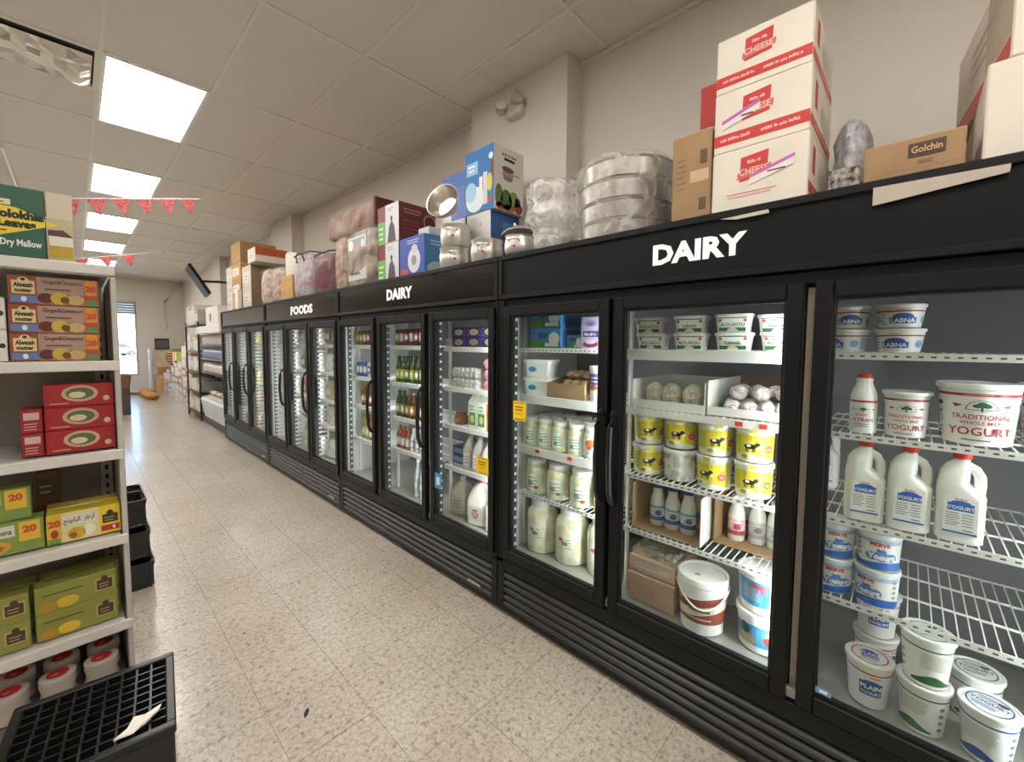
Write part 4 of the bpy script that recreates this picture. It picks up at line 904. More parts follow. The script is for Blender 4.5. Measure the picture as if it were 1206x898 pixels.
def gable_fn(c1,c2):
    def fn(root):
        b=MB(); w=.075; m=M(c1,.4); b.box(-w/2,-w/2,0,w/2,w/2,.165,m); b.prism([(-w/2,.165),(w/2,.165),(.004,.20),(-.004,.20)],m,-w/2,w/2,'x'); b.cbox(-w/2,-.003,.199,w/2,.003,.215,m,.001); b.build('carton',root)
        d=Decal().front(-w/2); d.rect(-.03,.02,.03,.10,P(c2)); d.ell(0,.06,.018,.024,P('#d8dc9a'),1); d.fine(-.025,.11,.025,.15,2,P(c2)); d.build('front_print',root)
    return fn
G1=Kind('drink_carton','carton',gable_fn('#e8ece0','#5d9a3c')); G2=Kind('drink_carton','carton',gable_fn('#d9702c','#e8b45a'))
G1.put((1.745,1.972,.9765),AISLE,'left white and green gable top drink carton, second cooler'); G1.put((1.745,1.888,.9765),AISLE,'right white and green gable top drink carton, second cooler'); G2.put((1.745,1.80,.9765),AISLE,'orange gable top drink carton at the right door edge, second cooler')
def bjar_fn(root):
    b=MB(); b.lathe([(.04,0),(.048,.01),(.048,.05),(.036,.066),(.036,.08),(.03,.082)],M('#7c4a2c',.3),n=16); b.build('body',root); d=Decal().cone(.0485,0,.0485,.06); d.ell(0,.03,.03,.016,P('#b07a4a')); d.build('label',root)
Kind('brown_jar','jar',bjar_fn).put((1.76,2.14,.9765),AISLE,'short round brown jar left of the drink cartons, second cooler')
def milkb_fn(col,h=.22,r=.042,cap='#8d8a86'):
    def fn(root):
        b=MB(); b.loft([rr(2*r-.008,2*r-.008,.018,0),rr(2*r,2*r,.02,.006),rr(2*r,2*r,.02,h*.58),rr(r*1.3,r*1.3,.02,h*.8),rr(.034,.034,.0169,h*.88),rr(.034,.034,.0169,h*.92)],M(col,.3)); b.build('body',root)
        b=MB(); b.lathe([(.019,h*.92),(.019,h*.99),(.016,h)],P(cap),n=14); b.build('cap',root)
        d=Decal().front(-r-.0003); d.rect(-r*.6,h*.12,r*.6,h*.5,P('#c9c2bd')); d.fine(-r*.5,h*.18,r*.5,h*.44,3,P('#8a807a'),1); d.build('label',root)
    return fn
MBK=Kind('milk_bottle','bottle',milkb_fn('#b5aaa4'))
for i,y in enumerate((2.03,1.94,1.85)): MBK.put((1.745,y,.7015),AISLE+.2,'%s greyish milk bottle on the fourth shelf behind the yellow sticker'%('leftmost','middle','rightmost')[i],'greyish milk bottles')
def bl(d,w,h): d.rect(-w*.4,h*.2,w*.4,h*.8,P('#8fa6bf'))
box_at('blue_box','box','lower dim blue box left of the milk bottles, second cooler',2.17,.13,.12,.058,.7015,M('#3e5a7c',.5),bl,None,1.76); box_at('blue_box','box','upper dim blue box left of the milk bottles, second cooler',2.17,.13,.12,.058,.7605,M('#3e5a7c',.5),bl,None,1.76)
TANJ=Kind('tan_jug','jug',milkb_fn('#cfc3b2',.25,.062,'#e6e2da')); TANJ.put((1.79,2.16,DECK+.0015),AISLE+.2,'tan milk jug on the floor of the second cooler')
def gal_fn(root):
    b=MB(); R=lambda w,z,cx=0,r=.03: rr(w,w,r,z,cx,0,5); m=M('#efece2',.3)
    b.loft([R(.135,0),R(.148,.006),R(.150,.03),R(.150,.14),R(.128,.17,-.010),R(.095,.20,-.016),R(.085,.225,-.012),R(.06,.245,-.004),R(.038,.255,0,.0189),R(.038,.268,0,.0189)],m); b.build('body',root)
    b=MB(); b.tube([(.045,0,.145),(.058,0,.165),(.06,0,.19),(.052,0,.215),(.035,0,.237),(.012,0,.25)],.015,m,10); b.build('handle',root)
    b=MB(); b.lathe([(.022,.262),(.023,.264),(.023,.279),(.02,.281)],P('#c8403a'),n=18); b.build('cap',root)
    d=Decal().front(-.0752); d.rect(-.05,.03,.05,.12,P('#e2d6cf')); d.ell(0,.075,.028,.03,P('#a8645c'),1); d.fine(-.03,.055,.03,.095,3,P('#e8ddd2'),2); d.build('label',root)
GAL=Kind('gallon_milk_jug','jug',gal_fn); GAL.put((1.775,1.955,DECK+.0015),AISLE+.2,'gallon milk jug with red cap on the floor of the second cooler'); GAL.put((1.775,1.785,DECK+.0015),AISLE+.2,'second gallon milk jug cut by the door frame, second cooler')
# ---- third and fourth coolers: bags and packs seen at a slant through the glass
def pack_fn(w,h,m,c2):
    def fn(root):
        b=MB(); dp=.10; b.loft([rr(w*.9,dp*.3,.012,0),rr(w,dp,.03,h*.2),rr(w*.98,dp*.95,.03,h*.7),rr(w*.94,dp*.25,.01,h*.95),rr(w*.96,.006,.002,h)],m); b.build('bag',root)
        d=Decal().front(-dp/2+.001); d.rect(-w*.35,h*.25,w*.35,h*.62,P(c2)); d.ell(0,h*.42,w*.2,h*.12,P('#ece6da'),1); d.build('label',root)
    return fn
PKK={}
def packs(door,cool,y1,y0,z,cols,shelfname,h=.18,x=1.75):
    n=len(cols); w=(y1-y0)/n
    for i,c in enumerate(cols):
        k=(c,round(w,2),h)
        if k not in PKK: PKK[k]=Kind('frozen_pack','pack',pack_fn(w-.012,h,M(c,.3,noise=.35,scale=25),{'#d':'#b8b09a'}.get(c[:2],'#d6d0c4')))
        PKK[k].put((x,y1-w*(i+.5),z+.0015),AISLE,'%s %s pack from the left, %s, %s door of the %s cooler'%(ORD[i],CN[c],shelfname,door,cool),'packs in the far coolers')
CN={'#d9d2c4':'cream','#4f6a44':'green','#c9b48c':'tan','#7a3040':'maroon','#a9a4a0':'grey','#b8493c':'red','#e9e6e0':'white','#b6a43c':'mustard','#6a4a5c':'plum','#8d6a48':'brown'}
nmS=('top shelf','second shelf','third shelf','fourth shelf','cooler floor'); zs=(1.49,1.22,.95,.69,.36)
for (door,cool,y1,y0,rows) in (('right','third',4.20,3.68,(('#8d6a48','#d9d2c4','#a9a4a0'),('#e9e6e0','#4f6a44','#d9d2c4'),('#c9b48c','#d9d2c4','#c9b48c'),('#d9d2c4','#c9b48c','#d9d2c4'),('#e9e6e0','#c9b48c'))),
    ('middle','third',4.84,4.32,(('#c9b48c','#8d6a48','#d9d2c4'),('#4f6a44','#a9a4a0','#e9e6e0'),('#b8493c','#7a3040','#e9e6e0'),('#6a4a5c','#7a3040','#a9a4a0'),('#d9d2c4','#e9e6e0'))),
    ('left','third',5.36,4.97,(('#e9e6e0','#a9a4a0'),('#e9e6e0',),('#a9a4a0','#e9e6e0'),('#e9e6e0',),())),
    ('right','fourth',6.10,5.68,(('#d9d2c4','#e9e6e0'),('#e9e6e0','#d9d2c4'),('#a9a4a0','#e9e6e0'),('#e9e6e0','#d9d2c4'),('#c9b48c',))),
    ('middle','fourth',6.97,6.38,(('#d9d2c4','#b6a43c','#b6a43c'),('#b6a43c','#b6a43c','#4f6a44'),('#b6a43c','#c9b48c','#b6a43c'),('#8d6a48','#6a4a5c','#8d6a48'),('#8d6a48','#8d6a48')))):
    for k,cols in enumerate(rows):
        if cols: packs(door,cool,y1,y0,zs[k],cols,nmS[k])
# ================================================================== things stored on top of the coolers
ZT=HT+.0015
def obj_box(name,lab,cat,x0,x1,y0,y1,z0,z1,m,front=None,side=None,rz=0,group=None,part='carton',farside=None,seam=True):
    """carton with its front towards the aisle (-X) and a printed side towards the shopper (-Y)"""
    t=thing(name,lab,cat,(x0,y1,z0),AISLE+rz,group); W,D,Hh=y1-y0,x1-x0,z1-z0
    b=MB(); b.cbox(0,0,0,W,D,Hh,m,.004); b.build(part,t)
    if front: d=Decal().front(0,0,W/2); front(d,W,Hh); d.build('front_print',t)
    if side: d=Decal().right(W,0,D/2); side(d,D,Hh); d.build('side_print',t)
    if farside: d=Decal().left(0,0,D/2); farside(d,D,Hh); d.build('far_side_print',t)
    if seam:
        f=MB(); f.box(.003,D/2-.001,Hh-.0005,W-.003,D/2+.001,Hh+.0008,M('#8a7a66',.8)); f.build('flap_seam',t)
    return t
WBX=M('#e4dccd',.7,noise=.06,scale=7); RB='#c8403a'
def wfront(sticker,low):
    def f(d,w,h):
        c=P(RB)
        if not low: d.rect(-w/2+.001,h*.12,w/2-.001,h*.31,c); d.words(-w*.42,h*.185,-w*.06,h*.245,P('#eeb9ae'),1,3); d.words(w*.02,h*.185,w*.42,h*.245,P('#eeb9ae'),1,5)
        else: d.fine(-w*.35,h*.2,w*.3,h*.3,2,P('#d8938a'))
        d.poly([(-w*.19,h*.45),(w*.10,h*.49),(w*.11,h*.88),(-w*.18,h*.84)],c); d.poly([(-w*.215,h*.49),(w*.135,h*.55),(w*.14,h*.66),(-w*.21,h*.60)],P('#d26a60'),1)
        d.words(-w*.11,h*.72,w*.05,h*.78,P('#eeb0a6'),2,7); d.text('CHEESE',-w*.04,h*.55,h*.11,P('#f0c8c0'),2,bold=.01,maxw=w*.3)
        if sticker=='mid': d.poly([(-w*.41,h*.38),(-.0,h*.56),(0,h*.72),(-w*.41,h*.50)],P('#e6e0da'),3); d.poly([(-w*.41,h*.47),(0,h*.66),(0,h*.72),(-w*.41,h*.53)],P('#c56ab0'),4); d.fine(-w*.2,h*.5,-w*.03,h*.58,1,P('#444'),4)
        if sticker=='low': d.poly([(-w*.08,h*.38),(w*.37,h*.55),(w*.37,h*.70),(-w*.08,h*.52)],P('#e9e3dc'),3); d.poly([(-w*.08,h*.48),(w*.37,h*.66),(w*.37,h*.71),(-w*.08,h*.53)],P('#c56ab0'),4); d.fine(w*.1,h*.5,w*.33,h*.56,1,P('#444'),4)
    return f
def wside(low):
    def f(d,w,h):
        d.rect(-w/2+.001,h*.10,w/2-.001 if not low else -w*.05,h*.27,P(RB)); d.rect(-w*.36,h*.44,-w*.24,h*.86,P('#b83c36')); d.fine(-w*.1,h*.4,w*.3,h*.7,4,P('#c9bfae')); d.words(-w*.3,h*.155,w*.3,h*.21,P('#eeb9ae'),1,9)
    return f
zz=[ZT,2.187,2.395,2.583]; ws_=('lowest','middle','topmost')
for k in range(3):
    obj_box('white_carton','%s white carton with red stripe in the stack of three above the DAIRY sign'%ws_[k],'box',1.625+.004*k,2.03,.262+.002*k,.552,zz[k]+(.001 if k else 0),zz[k+1],WBX,wfront((None if k==2 else ('low','mid')[k]),k==0),wside(k==0),group='white cartons with red stripe')
def cardp(d,w,h): d.fine(-w*.38,h*.35,-w*.1,h*.75,6,P('#8a6842')); d.rect(w*.22,h*.62,w*.4,h*.78,P('#5f4a34')); d.rect(w*.22,h*.1,w*.4,h*.24,P('#5f4a34')); d.rect(-w*.02,h*.43,w*.45,h*.56,P('#c9ad8a'),1)
obj_box('cardboard_box','upright brown cardboard box left of the white carton stack','box',1.63,1.86,.560,.703,ZT,2.297,CARD,cardp)
ZEB=M('#d8d2c8',.5,noise=.9,scale=55,h2='#2a2524')
t=obj_box('patterned_box','tall box with red top and black white pattern behind the white cartons','box',1.89,2.10,.565,.70,ZT,2.60,ZEB,lambda d,w,h:d.rect(-w/2+.001,h*.72,w/2-.001,h*.99,P('#b5322f')))
obj_box('patterned_box','low black and white patterned box right of the white cartons','box',1.80,2.05,.15,.235,ZT,2.10,ZEB)
def bag(root,w,d,h,m,seed,nm='film',knot=False,rough=.10):
    r=random.Random(seed); rings=[]; N=28
    prof=((.0,.90),(.06,1.0),(.35,1.02),(.6,.97),(.8,.80),(.92,.5),(.985,.2))
    for i,(z,s) in enumerate(prof):
        rings.append([(w/2*s*(1+rough*(r.random()-.5)*2)*math.cos(2*PI*k/N), d/2*s*(1+rough*(r.random()-.5)*2)*math.sin(2*PI*k/N), h*z+(h*.03*(r.random()-.5) if 0<i else 0)) for k in range(N)])
    b=MB(); b.loft(rings,m,True,True,True); return b.build(nm,root)
t=thing('plastic_bag','crumpled white printed plastic bag right of the white cartons','bag',(1.93,.185,2.1005),0); bag(t,.17,.10,.20,M('#d5d3d4',.3,noise=.45,scale=30,h2='#8f93a0',bump=.5),3,rough=.18)
def gold(d,w,h): d.rect(-w*.04,h*.48,w*.32,h*.84,P('#3d2c20')); d.rect(-w*.03,h*.51,w*.31,h*.81,P('#5a4431'),1); d.rect(-w*.02,h*.54,w*.30,h*.78,P('#3d2c20'),2); d.text('Golchin',w*.14,h*.59,h*.17,P('#c39b6c'),3,bold=.03,maxw=w*.3); d.fine(w*.05,h*.3,w*.24,h*.42,2,P('#8a6844')); d.rect(-w*.30,h*.2,w*.46,h*.215,P('#9a7650'))
obj_box('cardboard_box','low brown cardboard box with dark name stamp, right of the nearest sign','box',1.63,1.92,-.078,.128,ZT,2.083,CARD,gold)
obj_box('white_carton','large white carton at the right edge under the tilted white carton','box',1.625,2.25,-.462,-.107,ZT,2.218,WBX,None,None,farside=lambda d,w,h:(d.rect(-w*.499,.002,-w*.05,h*.98,P('#b9a585')),d.fine(-w*.45,h*.2,-w*.1,h*.8,4,P('#a08a6a'),1),d.rect(-w*.06,h*.3,-w*.0,h*.98,P('#b8473c'),1)))
obj_box('white_carton','upper white carton with red stripe at the top right corner','box',1.625,2.20,-.46,-.142,2.2195,2.50,WBX,lambda d,w,h:d.rect(-w/2+.001,h*.75,w/2-.001,h*.95,P(RB)),None,rz=.115,farside=lambda d,w,h:(d.rect(w*.1,h*.22,w*.499,h*.99,P('#bcae9a')),d.rect(-w/2+.001,h*.02,w/2-.001,h*.2,P(RB)),d.fine(-w*.2,h*.4,w*.3,h*.8,3,P('#b9ac9c'))))
# pans wrapped in clear plastic
def pan(r,h):
    b=MB(); b.lathe([(r*.93,0),(r*.96,.004),(r*.985,h-.014),(r*1.0,h-.012),(r*1.01,h-.006),(r,h-.002),(r*.96,h-.004),(r*.93,.006),(.01,.005)],M('#bdb8b0',.3,1.0),n=48,cap1=True); return b
for (cx,cy,r,hs,word,seed) in ((1.872,1.035,.222,(.092,.086,.09,.088),'large',2),(2.02,1.59,.160,(.07,.068),'small',6)):
    z=ZT; mesh={}
    for k,h in enumerate(hs):
        t=thing('round_pan','%s round aluminium pan in the %s plastic wrapped stack'%(('lowest','second','third','topmost')[k] if len(hs)>2 else ('lower','upper')[k],word),'pan',(cx+.003*(k%2),cy+.004*((k*7)%3-1),z),0,'wrapped aluminium pans'); pan(r,h-.002).build('pan',t); z+=h
    n=36; rnd=random.Random(seed); rings=[]
    top=z-ZT+.012 if word=='large' else .47
    def wob(q,s): return 1+s*(rnd.random()-.5)
    if word=='large': prof=((.0,1.025),(.06,1.06),(.12,1.03),(.245,1.04),(.36,1.06),(.49,1.03),(.62,1.055),(.74,1.03),(.87,1.055),(.97,1.02),(1.02,.92),(1.05,.72),(1.055,.4),(1.05,.15))
    else: prof=((.0,1.03),(.15,1.06),(.30,1.04),(.36,.98),(.42,.99),(.50,1.10),(.58,1.12),(.66,1.02),(.72,.96),(.82,1.02),(.93,1.06),(.99,.95),(1.0,.6),(.97,.2))
    for zq,s in prof: rings.append([(r*s*wob(0,.012 if word=='large' else .045)*math.cos(2*PI*k/n),r*s*wob(0,.012 if word=='large' else .045)*math.sin(2*PI*k/n),top*zq+.008*(rnd.random()-.5)*(0 if zq==0 else 1)) for k in range(n)])
    t=thing('plastic_wrap','crumpled clear plastic wrapped around the %s pan stack'%word,'plastic wrap',(cx,cy,ZT),0); b=MB(); b.loft(rings,film_mat('clear_film' if word=='large' else 'cloudy_film',.24 if word=='large' else .5,.16 if word=='large' else .3,.7 if word=='large' else .4),False,False); b.build('film',t)
    if word=='large':
        b=MB()
        for a,zq in ((2.35,.30),(-2.3,.02),(2.2,.24)):
            for i in range(5):
                aa=a+rnd.uniform(-.12,.12); p=Vector((r*1.04*math.cos(aa),r*1.04*math.sin(aa),zq+rnd.uniform(-.02,.05)+.02))
                q=[p+Vector((rnd.uniform(-.05,.05),rnd.uniform(-.05,.05),rnd.uniform(-.03,.05))) for _ in range(3)]
                b.add([p,q[0],q[1],q[2]],[(0,1,2),(0,2,3)],film_mat('clear_film',.24,.16))
        b.build('loose_film',t)
# kitchen appliance cartons
def bluef(d,w,h):
    d.rect(-w/2+.001,0.001,w/2-.001,h-.001,P('#2e74b4')); d.rect(-w*.45,h*.62,-w*.05,h*.82,P('#8fc0e0'),1); d.fine(-w*.4,h*.66,-w*.1,h*.8,2,P('#eef4f8'),2); d.ell(-w*.15,h*.22,w*.32,h*.2,P('#dfe8ee'),1); d.ell(-w*.3,h*.35,w*.2,h*.16,P('#9fc6e2'),1)
    d.rect(w*.0,h*.12,w*.12,h*.55,P('#e6e6e2'),2); d.rect(w*.14,h*.1,w*.28,h*.6,P('#cfd6d8'),2); d.ell(w*.36,h*.42,w*.09,h*.14,P('#d9c84a'),3); d.ell(w*.36,h*.16,w*.07,h*.06,P('#c6503c'),3); d.rect(w*.4,h*.5,w*.499,h*.75,P('#7a4a38'),1); d.ell(w*.4,h*.82,w*.07,h*.05,P('#e8ecee'),3)
def vegs(d,w,h):
    d.rect(-w/2+.001,.001,w/2-.001,h-.001,P('#dedad2')); d.words(-w*.25,h*.86,w*.25,h*.9,P('#4d3f3a'),1,4); d.rect(-w*.18,h*.79,w*.18,h*.835,P('#2f2a28'),1); d.ell(-w*.05,h*.58,w*.19,h*.09,P('#a89a88'),1); d.ell(-w*.05,h*.66,w*.2,h*.045,P('#7a4a34'),2); d.rect(w*.12,h*.6,w*.36,h*.62,P('#8d8278'),2); d.ell(-w*.05,h*.52,w*.16,h*.04,P('#8d8278'),2)
    for (a,b_,c,e,k) in ((-.35,.22,.13,.2,'#5f7a34'),(-.1,.18,.2,.18,'#44622c'),(.15,.22,.16,.14,'#7a9a3c'),(.32,.1,.15,.1,'#8a3a2c'),(-.3,.06,.16,.06,'#a4452f'),(0,.06,.2,.06,'#b85a34'),(.3,.2,.1,.08,'#5a3a2a')): d.ell(w*a,h*b_,w*c*.95,h*e*.9,P(k),2)
obj_box('appliance_box','tall blue and white kitchen appliance carton with vegetable picture, near pillar','box',1.85,2.12,1.93,2.205,2.358,2.757,M('#dedad2',.45),bluef,vegs)
def lowb(d,w,h): d.rect(-w/2+.001,.001,w/2-.001,h-.001,P('#e2dedc')); [d.ell(w*a,h*b_,w*.03,h*.03,P('#d07080'),1) for a,b_ in ((-.3,.7),(.1,.8),(.3,.5),(-.1,.4))]
obj_box('appliance_box','lower blue carton under the vegetable picture carton','box',1.855,2.12,1.965,2.195,ZT,2.357,M('#2a5f9c',.45),lowb,lambda d,w,h:(d.rect(-w*.45,h*.1,w*.2,h*.6,P('#3b4f6c')),d.rect(-w*.1,h*.65,w*.4,h*.85,P('#4a86bc'))))
obj_box('appliance_box','white and blue carton left of the vegetable picture carton','box',1.855,2.12,2.215,2.462,ZT,2.667,M('#d8d8de',.45),lambda d,w,h:(d.rect(-w/2+.001,h*.86,w/2-.001,h-.001,P('#3c62ae')),d.rect(-w*.1,h*.55,w*.499,h*.86,P('#4f74b8')),[d.ell(w*a,h*b_,w*.05,h*.02,P('#c84a5a'),2) for a,b_ in ((-.2,.7),(.1,.62))]))
# steel pots
def pot_fn(r,h,lidk):
    def fn(root):
        m=STEELP; b=MB(); b.lathe([(r*.78,0),(r*.88,.006),(r*.99,h*.35),(r,h*.6),(r*.94,h*.92),(r*.99,h*.97),(r*.99,h),(r*.95,h),(r*.9,h*.9),(r*.9,h*.3),(r*.7,.008),(.005,.008)],m,n=36); b.build('body',root)
        for s in (-1,1):
            b=MB(); b.tube([(-.03,s*r*.97,h*.7),(-.028,s*(r+.022),h*.72),(0,s*(r+.032),h*.72),(.028,s*(r+.022),h*.72),(.03,s*r*.97,h*.7)],.005,m); b.build('handle',root)
        d=Decal().cone(r*.99,h*.3,r,h*.6); d.ell(0,h*.45,.008,.007,P('#b8342c')); d.build('sticker',root)
    return fn
def lid_fn(r):
    def fn(root):
        b=MB(); b.lathe([(r,.0),(r*1.02,.004),(r,.008),(r*.8,.022),(r*.3,.034),(.012,.036)],STEELP,n=36); b.build('disc',root)
        b=MB(); b.tube([(-.03,0,.034),(-.025,0,.055),(.025,0,.055),(.03,0,.034)],.006,STEELP); b.build('handle',root)
    return fn
PA=Kind('cooking_pot','pot',pot_fn(.098,.142,0)); PC=Kind('cooking_pot','pot',pot_fn(.083,.115,0)); LD=Kind('pot_lid','lid',lid_fn(.088))
PA.put((1.734,2.177,ZT),AISLE+.9,'lower steel cooking pot in the stack of two beside the blue cartons','steel pots'); PA.put((1.738,2.172,ZT+.1435),AISLE+.7,'upper steel cooking pot in the stack of two beside the blue cartons','steel pots')
PB=Kind('steel_bowl','bowl',lambda root:(lambda b:(b.lathe([(.05,0),(.07,.006),(.105,.05),(.112,.085),(.114,.087),(.108,.085),(.10,.05),(.065,.012),(.005,.01)],M('#cfcac2',.3,.9),n=36),b.build('bowl',root)))(MB()))
o=PB.put((1.70,2.19,2.375),0,'steel bowl tilted on its side on top of the pot stack'); o.rotation_euler=(math.radians(18),math.radians(-72),0)
PA.put((1.735,1.872,ZT),AISLE+.6,'single open steel pot between the stacked pots and the small pot','steel pots'); PC.put((1.716,1.588,ZT),AISLE+.4,'small steel pot with tilted lid at the seam of the two near coolers','steel pots')
o=LD.put((1.712,1.60,ZT+.128),AISLE,'flat steel lid lying tilted on the small steel pot'); o.rotation_euler=(math.radians(-10),math.radians(6),.3)
# ---- more goods along the cooler tops, going away
def cook(d,w,h): d.rect(-w/2+.001,.001,-w*.12,h-.001,P('#7c2a28')); d.rect(-w/2+.001,.001,-w*.12,h*.6,P('#6fae5a'),1); d.fine(-w*.45,h*.1,-w*.2,h*.5,3,P('#d8e8c8'),2); d.rect(-w*.12,.001,w/2-.001,h-.001,P('#d5d6da')); d.fine(-w*.02,h*.8,w*.3,h*.92,2,P('#8a8c94'),1); d.poly([(-w*.02,.004),(w*.36,.004),(w*.3,h*.4),(w*.18,h*.58),(w*.05,h*.42)],P('#4a3f48'),1); d.ell(w*.17,h*.62,w*.05,h*.07,P('#3a3238'),2)
def cooks(d,w,h): d.rect(-w/2+.001,.001,w/2-.001,h-.001,P('#5c2022')); d.fine(-w*.4,h*.72,w*.2,h*.88,2,P('#a87a70'),1); d.fine(-w*.4,h*.2,w*.1,h*.6,4,P('#7c3c38'),1); d.ring(w*.33,h*.62,h*.17,h*.2,P('#b89a90'),1)
CB=M('#5c2022',.45)
obj_box('cookware_box','lower maroon and green cookware box beside the blue appliance box','box',1.70,2.03,2.795,3.105,ZT,2.272,CB,cook,cooks)
obj_box('cookware_box','upper maroon and green cookware box showing its dark red side','box',1.70,2.03,2.79,3.10,2.2735,2.562,CB,cook,cooks)
def blu(d,w,h): d.rect(-w/2+.001,.001,w/2-.001,h-.001,P('#3450a8')); d.fine(-w*.2,h*.82,w*.4,h*.94,2,P('#c8d0e8'),1); d.ell(w*.1,h*.42,w*.25,h*.3,P('#d6d8dc'),1); d.ell(w*.12,h*.7,w*.12,h*.1,P('#c4c8d0'),1); d.ell(-w*.3,h*.15,w*.16,h*.12,P('#b0483c'),1); d.ell(w*.1,h*.42,w*.1,h*.12,P('#8a8f98'),2)
obj_box('appliance_box','bright blue kitchen appliance box left of the steel pots','box',1.70,1.93,2.468,2.782,ZT,2.270,M('#3f74a8',.45),blu,lambda d,w,h:(d.rect(-w/2+.001,.001,w/2-.001,h-.001,P('#4a80b0')),d.ell(w*.0,h*.2,w*.4,h*.18,P('#b8c4c4'),1),d.fine(-w*.3,h*.75,w*.3,h*.9,2,P('#b8d0e0'),1)))
obj_box('white_box','small pale box lying on the bright blue appliance box','box',1.74,1.93,2.47,2.60,2.2715,2.325,M('#c9c6cc',.5))
def soft(root,w,d,h,m,seed,nm='quilt',jit=.05):
    """soft cushion shaped bundle with bulging sides"""
    r=random.Random(seed); rings=[]
    for z,s in ((0,.9),(.06,.98),(.25,1.03),(.55,1.02),(.8,.99),(.95,.93),(1.0,.8)):
        q=rr(w*s,d*s,min(w,d)*.22,h*z,0,d/2,5); rings.append([(x*(1+jit*(r.random()-.5)),d/2+(y-d/2)*(1+jit*(r.random()-.5)),zz_+ (h*.02*(r.random()-.5) if 0<z<1 else 0)) for x,y,zz_ in q])
    b=MB(); b.loft(rings,m); return b.build(nm,root)
PVC=film_mat('bag_vinyl',.12,.1,.5)
def bagged(lab,x0,x1,y0,y1,z0,z1,m,seed,pic=None,rim=None,handle=False):
    t=thing('bagged_blanket',lab,'blanket',(x0,(y0+y1)/2,z0),AISLE); w,d,h=y1-y0,x1-x0,z1-z0
    soft(t,w*.95,d*.95,h*.97,m,seed)
    b=MB(); b.loft([rr(w*s,d*s,min(w,d)*.2,h*z,0,d/2,5) for z,s in ((.0,.97),(.03,1.0),(.97,1.0),(1.0,.96))],PVC); b.build('vinyl_bag',t)
    if rim:
        b=MB()
        for z in (.02,.98): 
            q=rr(w*1.005,d*1.005,min(w,d)*.2,h*z,0,d/2,5); b.tube(q+[q[0]],.006,P(rim),6)
        b.build('piping',t)
    if handle: b=MB(); b.tube([(-w*.2,-.002,h*.8),(-w*.16,-.02,h*.96),(0,-.026,h*1.0),(w*.16,-.02,h*.96),(w*.2,-.002,h*.8)],.008,P('#2a2526')); b.build('handle',t)
    if pic:
        q=Decal().front(-.0015); q.rect(-w*.36,h*.12,w*.3,h*.86,P('#cfcfcb')); q.rect(-w*.3,h*.34,w*.24,h*.82,P('#8fa3ad'),1); q.ell(-w*.02,h*.66,w*.1,h*.09,P('#c99a86'),2); q.poly([(-w*.2,h*.36),(w*.2,h*.36),(w*.12,h*.58),(-w*.12,h*.58)],P('#a8584e'),2); q.ell(-w*.24,h*.72,w*.08,h*.09,P('#f0f0ee'),2); q.ell(w*.18,h*.72,w*.06,h*.07,P('#e0e2e2'),2); q.words(-w*.25,h*.2,w*.12,h*.27,P('#2f2a28'),2,2); q.build('picture_card',t)
    return t
FLO=lambda a,b_,s: M(a,.6,noise=.9,scale=s,h2=b_,kind='noise',bump=.3)
bagged('bagged blanket with a picture card of a bed, under the rolled blanket',1.66,2.0,3.12,3.60,ZT,2.46,FLO('#6f5448','#b3a698',10),31,True)
t=thing('bagged_blanket','red and beige bagged blanket lying across the others, highest of the bundles','blanket',(1.72,3.66,2.475),AISLE); soft(t,.86,.30,.22,FLO('#7c2a26','#a8917e',7),33); b=MB(); b.loft([rr(.88*s,.32*s,.06,.235*z-.004,0,.15,5) for z,s in ((0,.95),(.05,1),(.95,1),(1,.95))],PVC); b.build('vinyl_bag',t); b=MB(); b.cbox(.40,.02,.0,.445,.30,.235,M('#5a1f1d',.6),.01); b.build('end_band',t)
bagged('beige and rose bagged blanket standing left of the picture card bag',1.68,2.0,3.64,3.87,ZT,2.465,FLO('#7d564a','#bda892',16),35)
bagged('cream bagged bedding behind the maroon zip case',2.07,2.30,3.7,4.3,ZT,2.62,FLO('#d6cbb6','#b9a88e',12),36)
bagged('maroon bagged blanket in a zip case with black piping',1.67,2.0,3.90,4.34,ZT,2.37,FLO('#4a161e','#6d2a32',12),37,None,'#1c1618')
bagged('pale blue and pink floral bagged blanket with black handle',1.66,2.0,4.37,4.86,ZT,2.43,FLO('#a9b3b8','#9a6a72',12),38,None,'#3a3438',True)
obj_box('yellow_box','yellow carton facing the aisle below a white roll','box',1.66,1.98,4.88,5.24,ZT,2.25,M('#c8a05a',.6,noise=.3,scale=20))
t=thing('paper_roll','white wrapped roll standing on the yellow carton','roll',(1.80,5.06,2.2515)); b=MB(); b.lathe([(.13,0),(.135,.01),(.135,.235),(.125,.25),(.03,.251)],M('#e2ddd2',.6,noise=.1),n=28); b.build('roll',t)
bagged('cream and rose floral bagged bedding, right one of the pair beyond the yellow carton',1.67,2.02,5.27,5.63,ZT,2.40,FLO('#bfb09e','#8d6a5f',15),40); bagged('cream and rose floral bagged bedding, left one of the pair beyond the yellow carton',1.67,2.02,5.66,6.04,ZT,2.42,FLO('#c8bbaa','#94756a',15),41)
TAPEF=lambda d,w,h:(d.rect(-w*.4,h*.25,w*.3,h*.7,P('#d8d0c4')),d.fine(-w*.3,h*.3,w*.2,h*.6,2,P('#9a8f84'),1))
BRS=M('#8a6a52',.75)
PALEB=M('#cfc5b4',.7,noise=.08,scale=6)
obj_box('storage_carton','lower pale carton with brown side, left of the floral bedding','box',1.66,2.0,6.38,6.80,ZT,2.26,PALEB,TAPEF,lambda d,w,h:d.rect(-w/2+.001,.001,w/2-.001,h-.001,P('#8d6f58')))
obj_box('storage_carton','upper pale carton with brown side under the orange topped box','box',1.66,2.0,6.38,6.79,2.2615,2.545,PALEB,TAPEF,lambda d,w,h:d.rect(-w/2+.001,.001,w/2-.001,h-.001,P('#8d6f58')))
